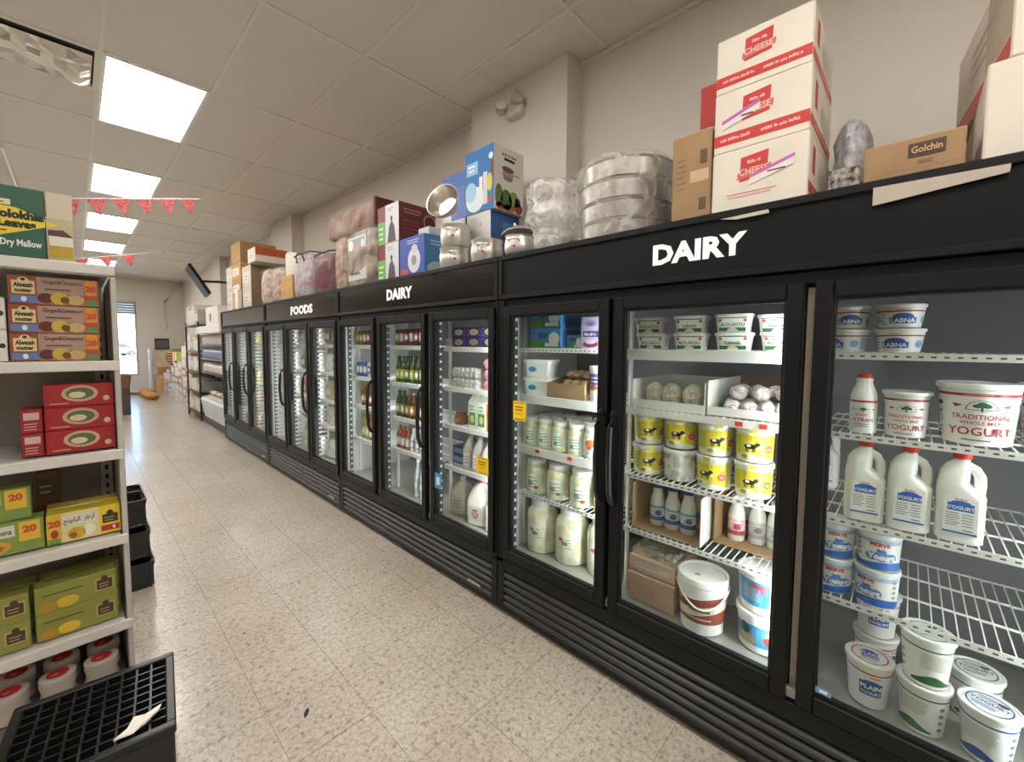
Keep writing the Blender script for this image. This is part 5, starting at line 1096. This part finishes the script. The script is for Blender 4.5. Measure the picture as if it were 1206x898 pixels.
obj_box('storage_carton','white box with orange upper half on the pale cartons','box',1.64,2.02,6.09,6.42,2.5465,2.73,M('#d8cfc4',.6),TAPEF,lambda d,w,h:(d.rect(-w/2+.001,h*.45,w/2-.001,h-.001,P('#b85a34')),d.fine(-w*.4,h*.55,w*.3,h*.9,2,P('#8f4426'),1)))
for k,(za,zb_,c,lab) in enumerate(((ZT,2.17,'#c2a05c','lowest yellowish carton in the tall stack above the fourth cooler'),(2.1715,2.41,'#b88a6c','pinkish printed carton, second in the tall stack above the fourth cooler'),(2.4115,2.645,'#c49a5c','third carton in the tall stack above the fourth cooler'),(2.6465,2.93,'#b08a5a','large brown top carton of the tall stack above the fourth cooler'))):
    obj_box('storage_carton',lab,'box',1.66,2.0 if k<3 else 2.12,6.86-(.0 if k<3 else -.0),7.34,za,zb_,M(c,.75,noise=.15,scale=7),TAPEF if k in (1,2) else None,group='cartons above the fourth cooler')
for k in range(2): obj_box('storage_carton','%s white patterned pack left of the tall carton stack'%('lower','upper')[k],'box',1.67,2.0,7.37,7.70,ZT+.335*k,ZT+.333*(k+1),FLO('#dcd8d2','#a9a4a0',14))
obj_box('storage_carton','small white box standing at the edge in front of the tall stack','box',1.60,1.65,6.80,6.95,ZT,2.24,M('#dcd6cc',.6))
# ================================================================== end display shelf at the left
GM=M('#b9b4ac',.45); GMB=M('#8f8a84',.5)
g=thing('shelf_unit','grey metal end display shelf with five levels at the left edge','shelf',(0,2.25,0)); GX0,GX1=-.80,.125
def gb(nm,bx,m=GM,c=.003):
    b=MB(); b.cbox(*bx,m,c); return b.build(nm,g)
LEV=(1.775,1.425,1.072,.727,.372)
for k,z in enumerate(LEV):
    s=gb('shelf_board',(GX0,.012,z-.02,GX1-.022,.45,z+.0),M('#c4bfb8',.45)); b=MB(); b.cbox(GX0,0,z-.032 if k else z-.016,GX1-.004,.0115,z+.006 if k else z+.022,M('#d2cdc5',.4),.002); b.build('price_channel',s)
gb('base_deck',(GX0,.03,0,GX1-.022,.45,.115),M('#77726c',.5)); gb('back_panel',(GX0,.452,.0,GX1-.0,.475,1.80),M('#a39d95',.6))
gb('side_panel',(GX1-.018,.03,.0,GX1,.45,1.755))
b=MB(); b.cbox(GX1-.062,.42,.116,GX1-.022,.4515,1.75,M('#cdc8c0',.4),.002); u=b.build('upright',g); b=MB(); z=.2
while z<1.7: b.box(GX1-.047,.4185,z,GX1-.037,.4198,z+.022,DARK); z+=.042
b.build('slots',u,kind='stuff')
SX=lambda k: LEV[k]+.0015
def lbox(name,lab,xc,w,d,h,y,z,m,deco,side=None,rz=0,cat='box',group=None,top=None):
    t=thing(name,lab,cat,(xc,y,z),rz,group); carton(t,w,d,h,m,deco,side)
    if top: q=Decal().plane((0,0,h),(1,0,0),(0,1,0)); top(q,w,d); q.build('top_print',t)
    return t
def molok(d,w,h):
    d.poly([(-w*.49,h*.74),(w*.2,h*.70),(w*.499,h*.58),(w*.499,h*.47),(w*.0,h*.28),(-w*.49,h*.40)],P('#e2c93c'),1)
    d.text('Molokhia',w*.485,h*.55,h*.115,P('#1f2a1c'),2,bold=.06,align='R',maxw=.128); d.text('Leaves',w*.40,h*.425,h*.11,P('#1f2a1c'),2,bold=.06,align='R',maxw=.088); d.fine(-w*.3,h*.34,w*.2,h*.4,1,P('#7a4a1c'),2)
    d.text('Dry Mallow',w*.45,h*.16,h*.095,P('#dfe6dc'),2,bold=.03,align='R',maxw=.096); d.rect(-w*.12,h*.72,w*.15,h*.80,P('#d8cfae'),2); d.fine(-w*.1,h*.73,w*.13,h*.79,1,P('#a8423a'),3); d.ell(-w*.42,h*.1,w*.1,h*.07,P('#c9b9a0'),2)
def mside(d,w,h): d.poly([(-w*.499,h*.46),(-w*.1,h*.52),(-w*.499,h*.57)],P('#e2c93c'),3); d.rect(-w/2+.001,.001,w/2-.001,h-.001,P('#b7ae8c')); d.rect(-w/2+.001,.01,w*.45,h*.3,P('#b0962f'),1); d.rect(-w*.45,h*.22,w*.45,h*.36,P('#d9d4c4'),2); d.poly([(-w*.48,h*.36),(w*.48,h*.36),(w*.1,h*.46),(-w*.48,h*.44)],P('#5a3a2a'),2); d.rect(-w/2+.001,h*.62,w/2-.001,h-.001,P('#c6bfa6'),1)
t=lbox('dried_leaf_box','large green box of dried leaves with yellow diamond, on top of the shelf','' and 0 or -.165,.225,.06,.243,2.275,LEV[0]+.0235,M('#2f5c48',.45),molok)
t.rotation_euler=(0,0,0); 
lbox('olive_box','olive and yellow picture box standing beside the green leaf box',-.016,.066,.07,.243,2.272,LEV[0]+.0235,M('#b7ae8c',.45),mside)
def tea(d,w,h):
    d.rect(-w/2+.001,.001,-w*.2,h-.001,P('#8f4a34')); d.rect(-w*.2,h*.30,w*.32,h-.002,P('#a88878')); d.rect(-w*.2,.001,w*.32,h*.4,P('#9c6a56')); d.ell(-w*.11,h*.24,w*.09,h*.18,P('#5c2a22'),1); d.ell(w*.04,h*.25,w*.10,h*.22,P('#c9a840'),1); d.ell(w*.1,h*.2,w*.05,h*.12,P('#6a4a20'),2); d.ell(w*.22,h*.22,w*.1,h*.18,P('#c2a468'),1)
    d.rect(-w*.46,h*.36,-w*.22,h*.82,P('#d9c28c'),1); d.arch(-w*.34,h*.82,w*.06,h*.12,P('#d9c28c'),1); d.ell(-w*.34,h*.86,w*.025,h*.05,P('#2a2420'),2); d.text('Alwazah',-w*.34,h*.60,h*.15,P('#241f1a'),2,bold=.05,maxw=w*.2); d.text('mutter',-w*.34,h*.42,h*.13,P('#241f1a'),2,bold=.05,maxw=w*.18)
    d.rect(-w*.48,h*.06,-w*.20,h*.30,P('#5a7aa8'),1); d.ell(-w*.34,h*.18,w*.03,h*.09,P('#d8dde4'),2)
    d.text('Ginger&Cinnamon',w*.08,h*.76,h*.14,P('#4a3a34'),2,bold=.02,maxw=w*.44); d.fine(-w*.12,h*.5,w*.24,h*.64,1,P('#5a4640'),2)
    d.rect(w*.33,h*.42,w*.47,h-.002,P('#d08a2c'),1); d.text('20',w*.4,h*.56,h*.2,P('#c0402a'),2,bold=.06); d.rect(w*.35,.002,w*.47,h*.24,P('#5a8a4a'),1); d.rect(w*.33,h*.26,w*.48,h*.4,P('#a84a34'),1)
TB=M('#a0604a',.4)
for k in range(3): lbox('tea_box','%s ginger tea box with blue strip in the stack of three'%('lowest','middle','topmost')[k],-.042+.002*k,.228,.07,.1015,2.29,SX(1)+.0055+.1025*k,TB,tea,None,(.0,.01,-.01)[k],group='ginger tea boxes')
for k in range(2): lbox('white_box','%s plain white box with dark dot left of the ginger tea boxes'%('lower','upper')[k],-.220,.12,.07,.112,2.285,SX(1)+.0055+.113*k,M('#d6d2cc',.5),lambda d,w,h:d.ell(w*.41,h*.5,.007,.009,P('#2a2a30')))
def redb(d,w,h): d.ell(-w*.0,h*.56,w*.26,h*.36,P('#c9a48a')); d.ell(0,h*.56,w*.2,h*.26,P('#5c6a44'),1); d.ell(-w*.04,h*.5,w*.12,h*.14,P('#d8c8a8'),2); d.fine(-w*.42,h*.1,-w*.1,h*.22,1,P('#d8a8a0'),1); d.ell(w*.38,h*.3,w*.05,h*.12,P('#c9b48a'),1)
RBX=M('#a02529',.4)
for k in range(3): lbox('red_tea_box','%s red box with fruit oval in the right stack of three'%('lowest','middle','topmost')[k],.0085+.0005*k,.19,.075,.0875,2.315,SX(2)+.0055+.0885*k,RBX,redb,group='red boxes with fruit oval')
for k in range(2): lbox('red_tea_box','%s small red box end left of the three red boxes'%('lower','upper')[k],-.118,.055,.11,.0875,2.32,SX(2)+.0055+.0885*k,M('#962a30',.4),lambda d,w,h:(d.rect(-w*.35,h*.55,w*.35,h*.85,P('#d8b0a8')),d.fine(-w*.35,h*.1,w*.3,h*.45,3,P('#d8a8a0'))))
def cham(d,w,h):
    d.rect(-w/2+.001,.001,-w*.31,h-.001,P('#d8b43c')); d.text('20',-w*.4,h*.6,h*.2,P('#c2502c'),2,bold=.06); d.ell(-w*.4,h*.35,w*.05,h*.14,P('#b03a2c'),1); d.rect(-w*.48,.002,-w*.33,h*.2,P('#6a9a4a'),1)
    d.rect(-w*.31,.001,w*.2,h-.001,P('#d9cf9c')); d.rect(-w*.30,h*.55,w*.16,h*.9,P('#dcd6c4'),1); d.text('\ufe9e\ufee7\ufeee\ufe91\ufe8e\ufe92\ufedf\ufe8d  \ufead\ufe8e\ufeeb\ufeaf\ufe83',-w*.07,h*.66,h*.16,P('#33302a'),2,bold=.02,maxw=w*.42); d.ell(-w*.12,h*.25,w*.12,h*.2,P('#d0a42c'),1); d.ell(-w*.16,h*.2,w*.05,h*.1,P('#8a6a20'),2); d.ell(w*.06,h*.3,w*.08,h*.2,P('#e8e2cc'),1)
    d.rect(w*.2,.001,w/2-.001,h-.001,P('#e0c42c')); d.rect(w*.24,h*.38,w*.46,h*.68,P('#3a342c'),1); d.arch(w*.35,h*.68,w*.05,h*.14,P('#3a342c'),1); d.fine(w*.26,h*.42,w*.44,h*.62,2,P('#a89a6a'),2); d.rect(w*.22,h*.1,w*.48,h*.3,P('#b5303a'),1); d.ell(w*.4,h*.2,w*.02,h*.06,P('#e8e4e0'),2)
lbox('chamomile_tea_box','yellow chamomile tea box with black emblem at the right end',.003,.203,.075,.115,2.312,SX(3)+.0055,M('#dcc83c',.4),cham,None,.0)
lbox('chamomile_tea_box','second yellow chamomile tea box just behind the front one',.003,.203,.075,.118,2.395,SX(3)+.0055,M('#c9b84c',.4),cham,None,.0)
def verb(d,w,h): d.rect(-w/2+.001,h*.55,w*.2,h*.9,P('#dcdcc8')); d.text('LemonVerbena',w*.17,h*.64,h*.17,P('#3a3a30'),2,bold=.02,align='R',sx=.6); d.ell(-w*.02,h*.28,w*.18,h*.2,P('#d0a03c'),1); d.ell(w*.0,h*.25,w*.09,h*.1,P('#a86a2a'),2); d.rect(w*.24,h*.35,w*.46,h*.95,P('#e2b53c'),1); d.text('20',w*.35,h*.62,h*.2,P('#c2502c'),2,bold=.06); d.ell(w*.34,h*.17,w*.07,h*.13,P('#7a9a5a'),1)
VB=M('#829848',.4)
for (lab,x,z,y) in (('lower green and yellow verbena tea box left of the chamomile box',-.221,0,2.315),('upper green and yellow verbena tea box set back on the lower one',-.25,.1195,2.33)):
    lbox('verbena_tea_box',lab,x,.235,.075,.1185,y,SX(3)+.0055+z,VB,verb)
lbox('dark_tea_box','dim brown tea box standing at the back behind the chamomile boxes',-.10,.07,.07,.235,2.55,SX(3)+.0055,M('#7a5038',.5),lambda d,w,h:(d.rect(-w*.4,h*.55,w*.4,h*.9,P('#5c4a34')),d.fine(-w*.3,h*.6,w*.3,h*.8,2,P('#b09a6a'),1)))
def lime(d,w,h): d.fine(-w*.42,h*.62,w*.2,h*.74,1,P('#4a4a20'),1); d.ell(-w*.12,h*.26,w*.14,h*.2,P('#d8b838'),1); d.ell(-w*.34,h*.22,w*.1,h*.2,P('#b58a2c'),1); d.rect(w*.22,h*.28,w*.46,h*.76,P('#b8a47a'),1); d.rect(w*.24,h*.32,w*.44,h*.7,P('#4a3a28'),2); d.ell(w*.34,h*.74,w*.045,h*.11,P('#4a3a28'),3); d.fine(w*.26,h*.38,w*.42,h*.6,2,P('#b09a6a'),3); d.text('ANISE',-w*.18,h*.58,h*.14,P('#4a4a20'),2,maxw=w*.3) if False else None
LB=M('#8f9044',.4)
for (col,x) in (('right',-.028),('left',-.262)):
    for k in range(2):
        for r_,y in enumerate((2.302,2.385)):
            lbox('lime_tea_box','%s lime green tea box in the %s stack%s'%(('lower','upper')[k],col,', back row' if r_ else ''),x+.012*r_,.222,.075,.1025,y,SX(4)+.0055+.1035*k,LB,lime,group='lime green tea boxes')
def rjar_fn(root):
    b=MB(); b.lathe([(.04,0),(.05,.006),(.052,.02),(.046,.045),(.047,.055),(.052,.075),(.050,.088)],M('#b9aea2',.35),n=22); b.build('body',root); b=MB(); b.lathe([(.050,.0885),(.051,.09),(.051,.101),(.046,.104),(.032,.1045)],M('#c9c0b4',.35),n=22); b.build('lid',root)
    d=Decal().top(.1046); d.ell(0,0,.031,.031,P('#c4302c')); d.ell(-.006,-.008,.010,.006,P('#e88a78'),1); d.build('lid_print',root)
RJ=Kind('red_lid_jar','jar',rjar_fn)
for i,x in enumerate((-.215,-.10,.015)):
    o=RJ.put((x+.006*i,2.335,.1165),0,'%s jar with red lid print in the front row on the base shelf'%('left','middle','right')[i],'red printed jars on the base shelf')
    RJ.put((x+.01+.006*i,2.45,.1165),0,'%s jar with red lid print in the back row on the base shelf'%('left','middle','right')[i],'red printed jars on the base shelf')
# black plastic crate, upside down, in front of the shelf
t=thing('plastic_crate','upturned black plastic crate with grid bottom in the lower left corner','crate',(-.003,1.875,0),-.11); CK=M('#19191a',.38); W,D,Hc=.40,.40,.285
b=MB(); b.cbox(-W/2,-D/2,0,W/2,-D/2+.012,Hc-.03,CK); b.build('side_wall',t); b=MB(); b.cbox(-W/2,D/2-.012,0,W/2,D/2,Hc-.03,CK); b.build('side_wall',t)
b=MB(); b.cbox(-W/2,-D/2+.012,0,-W/2+.012,D/2-.012,Hc-.03,CK); b.build('side_wall',t); b=MB(); b.cbox(W/2-.012,-D/2+.012,0,W/2,D/2-.012,Hc-.03,CK); b.build('side_wall',t)
b=MB()
for q in ((-W/2-.006,-D/2-.006,W/2+.006,-D/2+.02),(-W/2-.006,D/2-.02,W/2+.006,D/2+.006),(-W/2-.006,-D/2+.02,-W/2+.02,D/2-.02),(W/2-.02,-D/2+.02,W/2+.006,D/2-.02)): b.cbox(q[0],q[1],Hc-.03,q[2],q[3],Hc,CK,.004)
b.build('rim',t); b=MB(); n=9
for i in range(1,n):
    p=-W/2+.02+(W-.04)*i/n; b.box(p-.003,-D/2+.02,Hc-.03,p+.003,D/2-.02,Hc-.006,CK); b.box(-W/2+.02,p-.003,Hc-.03,W/2-.02,p+.003,Hc-.0065,CK)
b.build('grid_bottom',t); b=MB(); b.box(-W/2+.013,-D/2+.013,Hc-.15,W/2-.013,D/2-.013,Hc-.145,M('#0c0c0c',.6)); b.build('inner_panel',t)
t=thing('paper_scrap','torn scrap of white paper on the crate rim','paper',(.09,1.735,.2875),-.05); b=MB(); r=random.Random(9)
pts=[(-.05,-.018),(-.02,-.005),(-.005,.018),(.02,.008),(.06,.022),(.05,.006),(.02,-.012),(-.01,-.022)]; n=len(pts)
b.add([(0,0,.006)]+[(x*1.1,y*1.9,.001+.007*r.random()) for x,y in pts],[(0,i+1,(i+1)%n+1) for i in range(n)],M('#e4ddd2',.7)); b.add([(0,0,.0045)]+[(x*1.1,y*1.9,.0) for x,y in pts],[(0,(i+1)%n+1,i+1) for i in range(n)],M('#e4ddd2',.7)); b.build('scrap',t)
# stacked shopping baskets beyond the end display
def basket_fn(root):
    m=CK; b=MB(); n=5
    for z,w,d in ((.0,.26,.36),):
        b.loft([rr(w,d,.03,0),rr(w,d,.03,.006)],m)
    b.build('bottom',root)
    b=MB()
    for z,w,d,h in ((.05,.27,.37,.012),(.095,.28,.38,.012),(.135,.29,.39,.03)):
        o=rr(w,d,.03,z); i=rr(w-.012,d-.012,.028,z); o2=rr(w+.004,d+.004,.03,z+h); i2=rr(w-.008,d-.008,.028,z+h); b.loft([i,o,o2,i2],m,False,False,False); b.loft([i2,i],m,False,False,False)
    for k in range(9):
        for sy in (-1,1): b.box(-.125+.031*k-.004,sy*.185-.004,.004,-.125+.031*k+.004,sy*.185+.004,.14,m)
    for k in range(11):
        for sx in (-1,1): b.box(sx*.136-.004,-.165+.033*k-.004,.004,sx*.136+.004,-.165+.033*k+.004,.14,m)
    b.loft([rr(.258,.358,.028,.008),rr(.27,.37,.028,.05),rr(.284,.384,.028,.135)],m,False,False,False)
    b.build('lattice_side',root)
    b=MB(); b.tube([(-.14,-.06,.16),(-.12,-.06,.185),(.12,-.06,.185),(.14,-.06,.16)],.006,m); b.build('handle',root)
BK=Kind('shopping_basket','basket',basket_fn)
for k in range(3): BK.put((.148-.012*k,3.50,.002+.195*k),0,'%s black plastic basket in the stack behind the end display'%('lowest','middle','topmost')[k],'stacked black baskets')
b=MB(); b.loft([[(x,y,z) for x,y,z in rr(.20*s,.26*s,.05,.05+.05*q,0,0)] for q,s in ((0,.7),(.5,1),(1,.6))],M('#c9c4a4',.4,noise=.4,scale=20)); o=b.build('produce_bag',None,(.14,3.46,-.03)); tag(o,'pale plastic bag lying inside the lowest black basket','bag')
# dark waste paper stand by the far aisle
t=thing('wicker_stand','dark bin with brown wicker top far down the left side of the aisle','bin',(.52,11.9,0)); b=MB(); b.cbox(-.25,-.25,0,.25,.25,.56,M('#4a4440',.6),.01); b.build('base',t); b=MB(); b.loft([rr(.50,.50,.05,.561),rr(.56,.56,.05,.82),rr(.52,.52,.05,.825),rr(.46,.46,.04,.60)],M('#7c5c48',.8,noise=.4,scale=30)); b.build('basket',t)
# ================================================================== far end of the right side
t=thing('open_display_case','open fronted refrigerated case with white canopy beyond the coolers','refrigerator',(1.60,7.85,0)); L_=1.75
b=MB(); b.cbox(.02,0,.0,.80,.03,1.72,M('#2a292a',.4)); b.build('end_panel',t); b=MB(); b.cbox(.5,L_-.03,.0,.80,L_,1.72,M('#2a292a',.4)); b.build('end_panel',t)
b=MB(); b.cbox(.74,.031,.1,.80,L_-.031,1.66,M('#3a3b3d',.5)); b.build('back_panel',t); b=MB(); b.cbox(-.02,0,1.66,.80,L_,1.79,M('#d8d3ca',.4),.01); b.build('canopy',t)
b=MB(); b.cbox(.06,.03,.0,.74,L_-.03,.12,M('#4a4642',.6)); b.build('base',t); b=MB(); b.prism([(-.0,.46),(.03,.50),(.05,.50),(.10,.13),(.06,.13)],M('#c3c0bc',.4),.031,L_-.031,'y'); b.build('front_apron',t)
b=MB(); b.prism([(.06,.50),(.72,.72),(.72,.70),(.06,.48)],M('#b8b4ae',.5),.031,L_-.031,'y'); b.build('produce_tray',t)
for z in (.98,1.23,1.48):
    b=MB(); b.cbox(.03,.031,z-.035,.735,L_-.031,z,M('#1d1c1d',.4),.003); s=b.build('shelf',t)
BW=Kind('white_bottle','bottle',lambda root:(lambda b:(b.lathe([(.045,0),(.05,.01),(.05,.115),(.02,.145),(.02,.165)],M('#d6d3cc',.35),n=10),b.build('body',root)))(MB())); BW2=Kind('blue_bottle','bottle',lambda root:(lambda b:(b.lathe([(.045,0),(.05,.01),(.05,.115),(.02,.145),(.02,.165)],M('#8f9fb8',.35),n=10),b.build('body',root)))(MB()))
for k,z in enumerate((.98,1.23,1.48)):
    if k==2: zr=(z,)
    for i in range(13):
        K=BW2 if (k==1) else BW
        K.put((1.60+.095,7.97+.128*i,z+.001),0,'%s pale bottle from the near end, %s shelf of the open case'%(ORD[i],('lowest','middle','top')[k]),'bottles in the open display case')
PKG=[Kind('produce_pack','pack',lump(.07,.10,.035,50+i,M(c,.4,noise=.4,scale=25))) for i,c in enumerate(('#d8cdb8','#b8804c','#e0dcd4','#a8906a'))]
for i in range(8):
    for j in range(2): PKG[(i*3+j)%4].put((1.60+.17+.26*j,7.99+.2*i,.545+.087*j),0,'%s produce pack from the near end, %s row of the sloping tray'%(ORD[i],('front','back')[j]),'produce packs in the open case')
t=thing('storage_carton','white carton with dark blue mark on the open case canopy','box',(1.66,8.75,1.791),AISLE); carton(t,.9,.35,.33,M('#dcd6cc',.6),lambda d,w,h:d.ell(-w*.1,h*.45,w*.06,h*.25,P('#2a3560'))); 
t=thing('metal_rack','dark metal rack stocked with boxes beyond the open display case','rack',(1.62,9.75,0)); RL=1.25
for y in (0,RL-.03):
    for x in (0,.45): b=MB(); b.box(x,y,0,x+.03,y+.03,1.9,M('#2c2a2b',.5)); b.build('post',t)
for z in (.15,.55,.95,1.35,1.85): b=MB(); b.box(0,.0,z-.03,.48,RL,z,M('#3a3839',.5)); b.build('shelf_board',t)
rn=random.Random(12); k=0
RCOL=('#d8d4cc','#c9c0b0','#b89a78','#e2deda','#a9a39a','#cfc8bc')
for s,z in enumerate((.15,.55,.95,1.35,1.85)):
    for i in range(4):
        h=rn.uniform(.2,.32) if s<4 else rn.uniform(.28,.42); m=M(RCOL[k%6],.6,noise=.1,scale=8); k+=1
        obj_box('stock_box','%s stock box from the near end on the %s level of the metal rack'%(ORD[i],('lowest','second','third','fourth','top')[s]),'box',1.64,2.0,9.80+.29*i,10.07+.29*i,z+.001,z+h,m,TAPEF,group='stock boxes on the metal rack',seam=False)
# wall bracket screen
t=thing('wall_screen','dark flat screen on a wall bracket tilted down over the far aisle','screen',(1.70,9.95,2.68)); b=MB(); b.cbox(-.03,-.42,-.30,.02,.42,.30,M('#0e0e0f',.6,spec=.2),.006); o=b.build('screen',t); o.rotation_euler=(0,math.radians(-30),math.radians(-6)); b=MB(); b.tube([(.03,-.02,.0),(.35,-.02,.02),(.72,-.02,.02)],.022,CK); b.build('arm',t); b=MB(); b.cbox(.72,-.1,-.1,.755,.08,.12,M('#d0ccc4',.4)); b.build('wall_plate',t)
# cartons and goods stacked along the wall towards the window
rn=random.Random(4); k=0
for c,(y0,w) in enumerate(((11.3,.55),(11.95,.55),(12.6,.6),(13.3,.6),(14.0,.6),(14.7,.7),(15.5,.7))):
    z=.0015; top=(1.55,1.5,1.05,1.0,.95,.75,.6)[c]; n=0
    while z<top-.1:
        h=min(rn.uniform(.17,.26),top-z); x0=1.72+rn.uniform(0,.03)+.015*c
        obj_box('stock_carton','%s stock carton from the floor in the %s stack before the window wall'%(ORD[n],ORD[c]),'box',x0,x0+.45,y0,y0+w-.02,z,z+h-.0015,M(RCOL[(k*5)%6] if k%5 else '#b5854c',.65,noise=.12,scale=9),TAPEF,None,rn.uniform(-.02,.02),group='stock cartons along the far wall',seam=False); z+=h; k+=1; n+=1
obj_box('orange_box','orange carton standing on the low stacks near the window','box',1.73,1.95,13.35,13.62,1.003,1.24,M('#e0702c',.5),None,None,seam=False); obj_box('lime_box','yellow green carton beside the orange carton','box',1.73,1.95,13.05,13.28,1.053,1.27,M('#c3cf6a',.5),None,None,seam=False)
t=thing('wicker_basket','round brown wicker basket on the low stacks near the far wall','basket',(1.90,14.3,.883)); b=MB(); b.lathe([(.10,0),(.2,.08),(.25,.2),(.23,.30),(.14,.40),(.05,.45)],M('#8a6a4a',.8,noise=.5,scale=26),n=20); b.build('body',t); b=MB()
for z,r_ in ((.08,.205),(.15,.238),(.22,.254),(.29,.238),(.36,.19)): b.tube([(r_*math.cos(2*PI*q/20),r_*math.sin(2*PI*q/20),z) for q in range(21)],.014,M('#c9b08a',.7),6)
b.build('woven_bands',t,kind='stuff')
obj_box('display_cabinet','beige display cabinet of goods at the far wall below the dark board','cabinet',1.66,2.05,16.24,16.8,.0015,1.28,M('#c9b49a',.6,noise=.3,scale=6),lambda d,w,h:(d.rect(-w*.4,h*.1,w*.4,h*.3,P('#c98a4a')),d.rect(-w*.4,h*.4,w*.4,h*.6,P('#d8d0c4')),d.rect(-w*.4,h*.7,w*.4,h*.9,P('#b5a48c'))),lambda d,w,h:(d.rect(-w*.4,h*.1,w*.4,h*.3,P('#d8a05a')),d.rect(-w*.4,h*.4,w*.4,h*.6,P('#b07a54'))),seam=False)
obj_box('dark_sign_box','small dark framed board on the display cabinet at the far wall','sign',1.68,2.02,16.40,16.45,1.2815,1.62,M('#33302e',.6),None,lambda d,w,h:d.rect(-w*.42,h*.15,w*.42,h*.85,P('#54524c')),seam=False)
obj_box('white_stand','slim white display stand with a blue label at the far wall','stand',1.52,1.56,16.2,16.5,.0015,1.3,M('#dcd6d4',.6),lambda d,w,h:d.rect(-w*.4,h*.75,w*.3,h*.92,P('#4a8ab0')),seam=False)
SK=Kind('orange_sack','sack',lump(.16,.2,.09,71,M('#c98a3c',.6,noise=.3,scale=20)))
for i in range(4): SK.put((1.38-.03*(i%2),14.4+.45*i,.0015),0,'%s orange produce sack on the floor towards the window'%ORD[i],'orange sacks by the far stacks')
PKS=Kind('pink_pack','pack',lump(.16,.18,.07,72,M('#d0b8ac',.6,noise=.3,scale=18)))
for i in range(5): PKS.put((.45+.36*(i%3),16.2+.42*(i//3),.0015),0,'%s pale pink pack on the floor below the window'%ORD[i],'pale packs below the window')
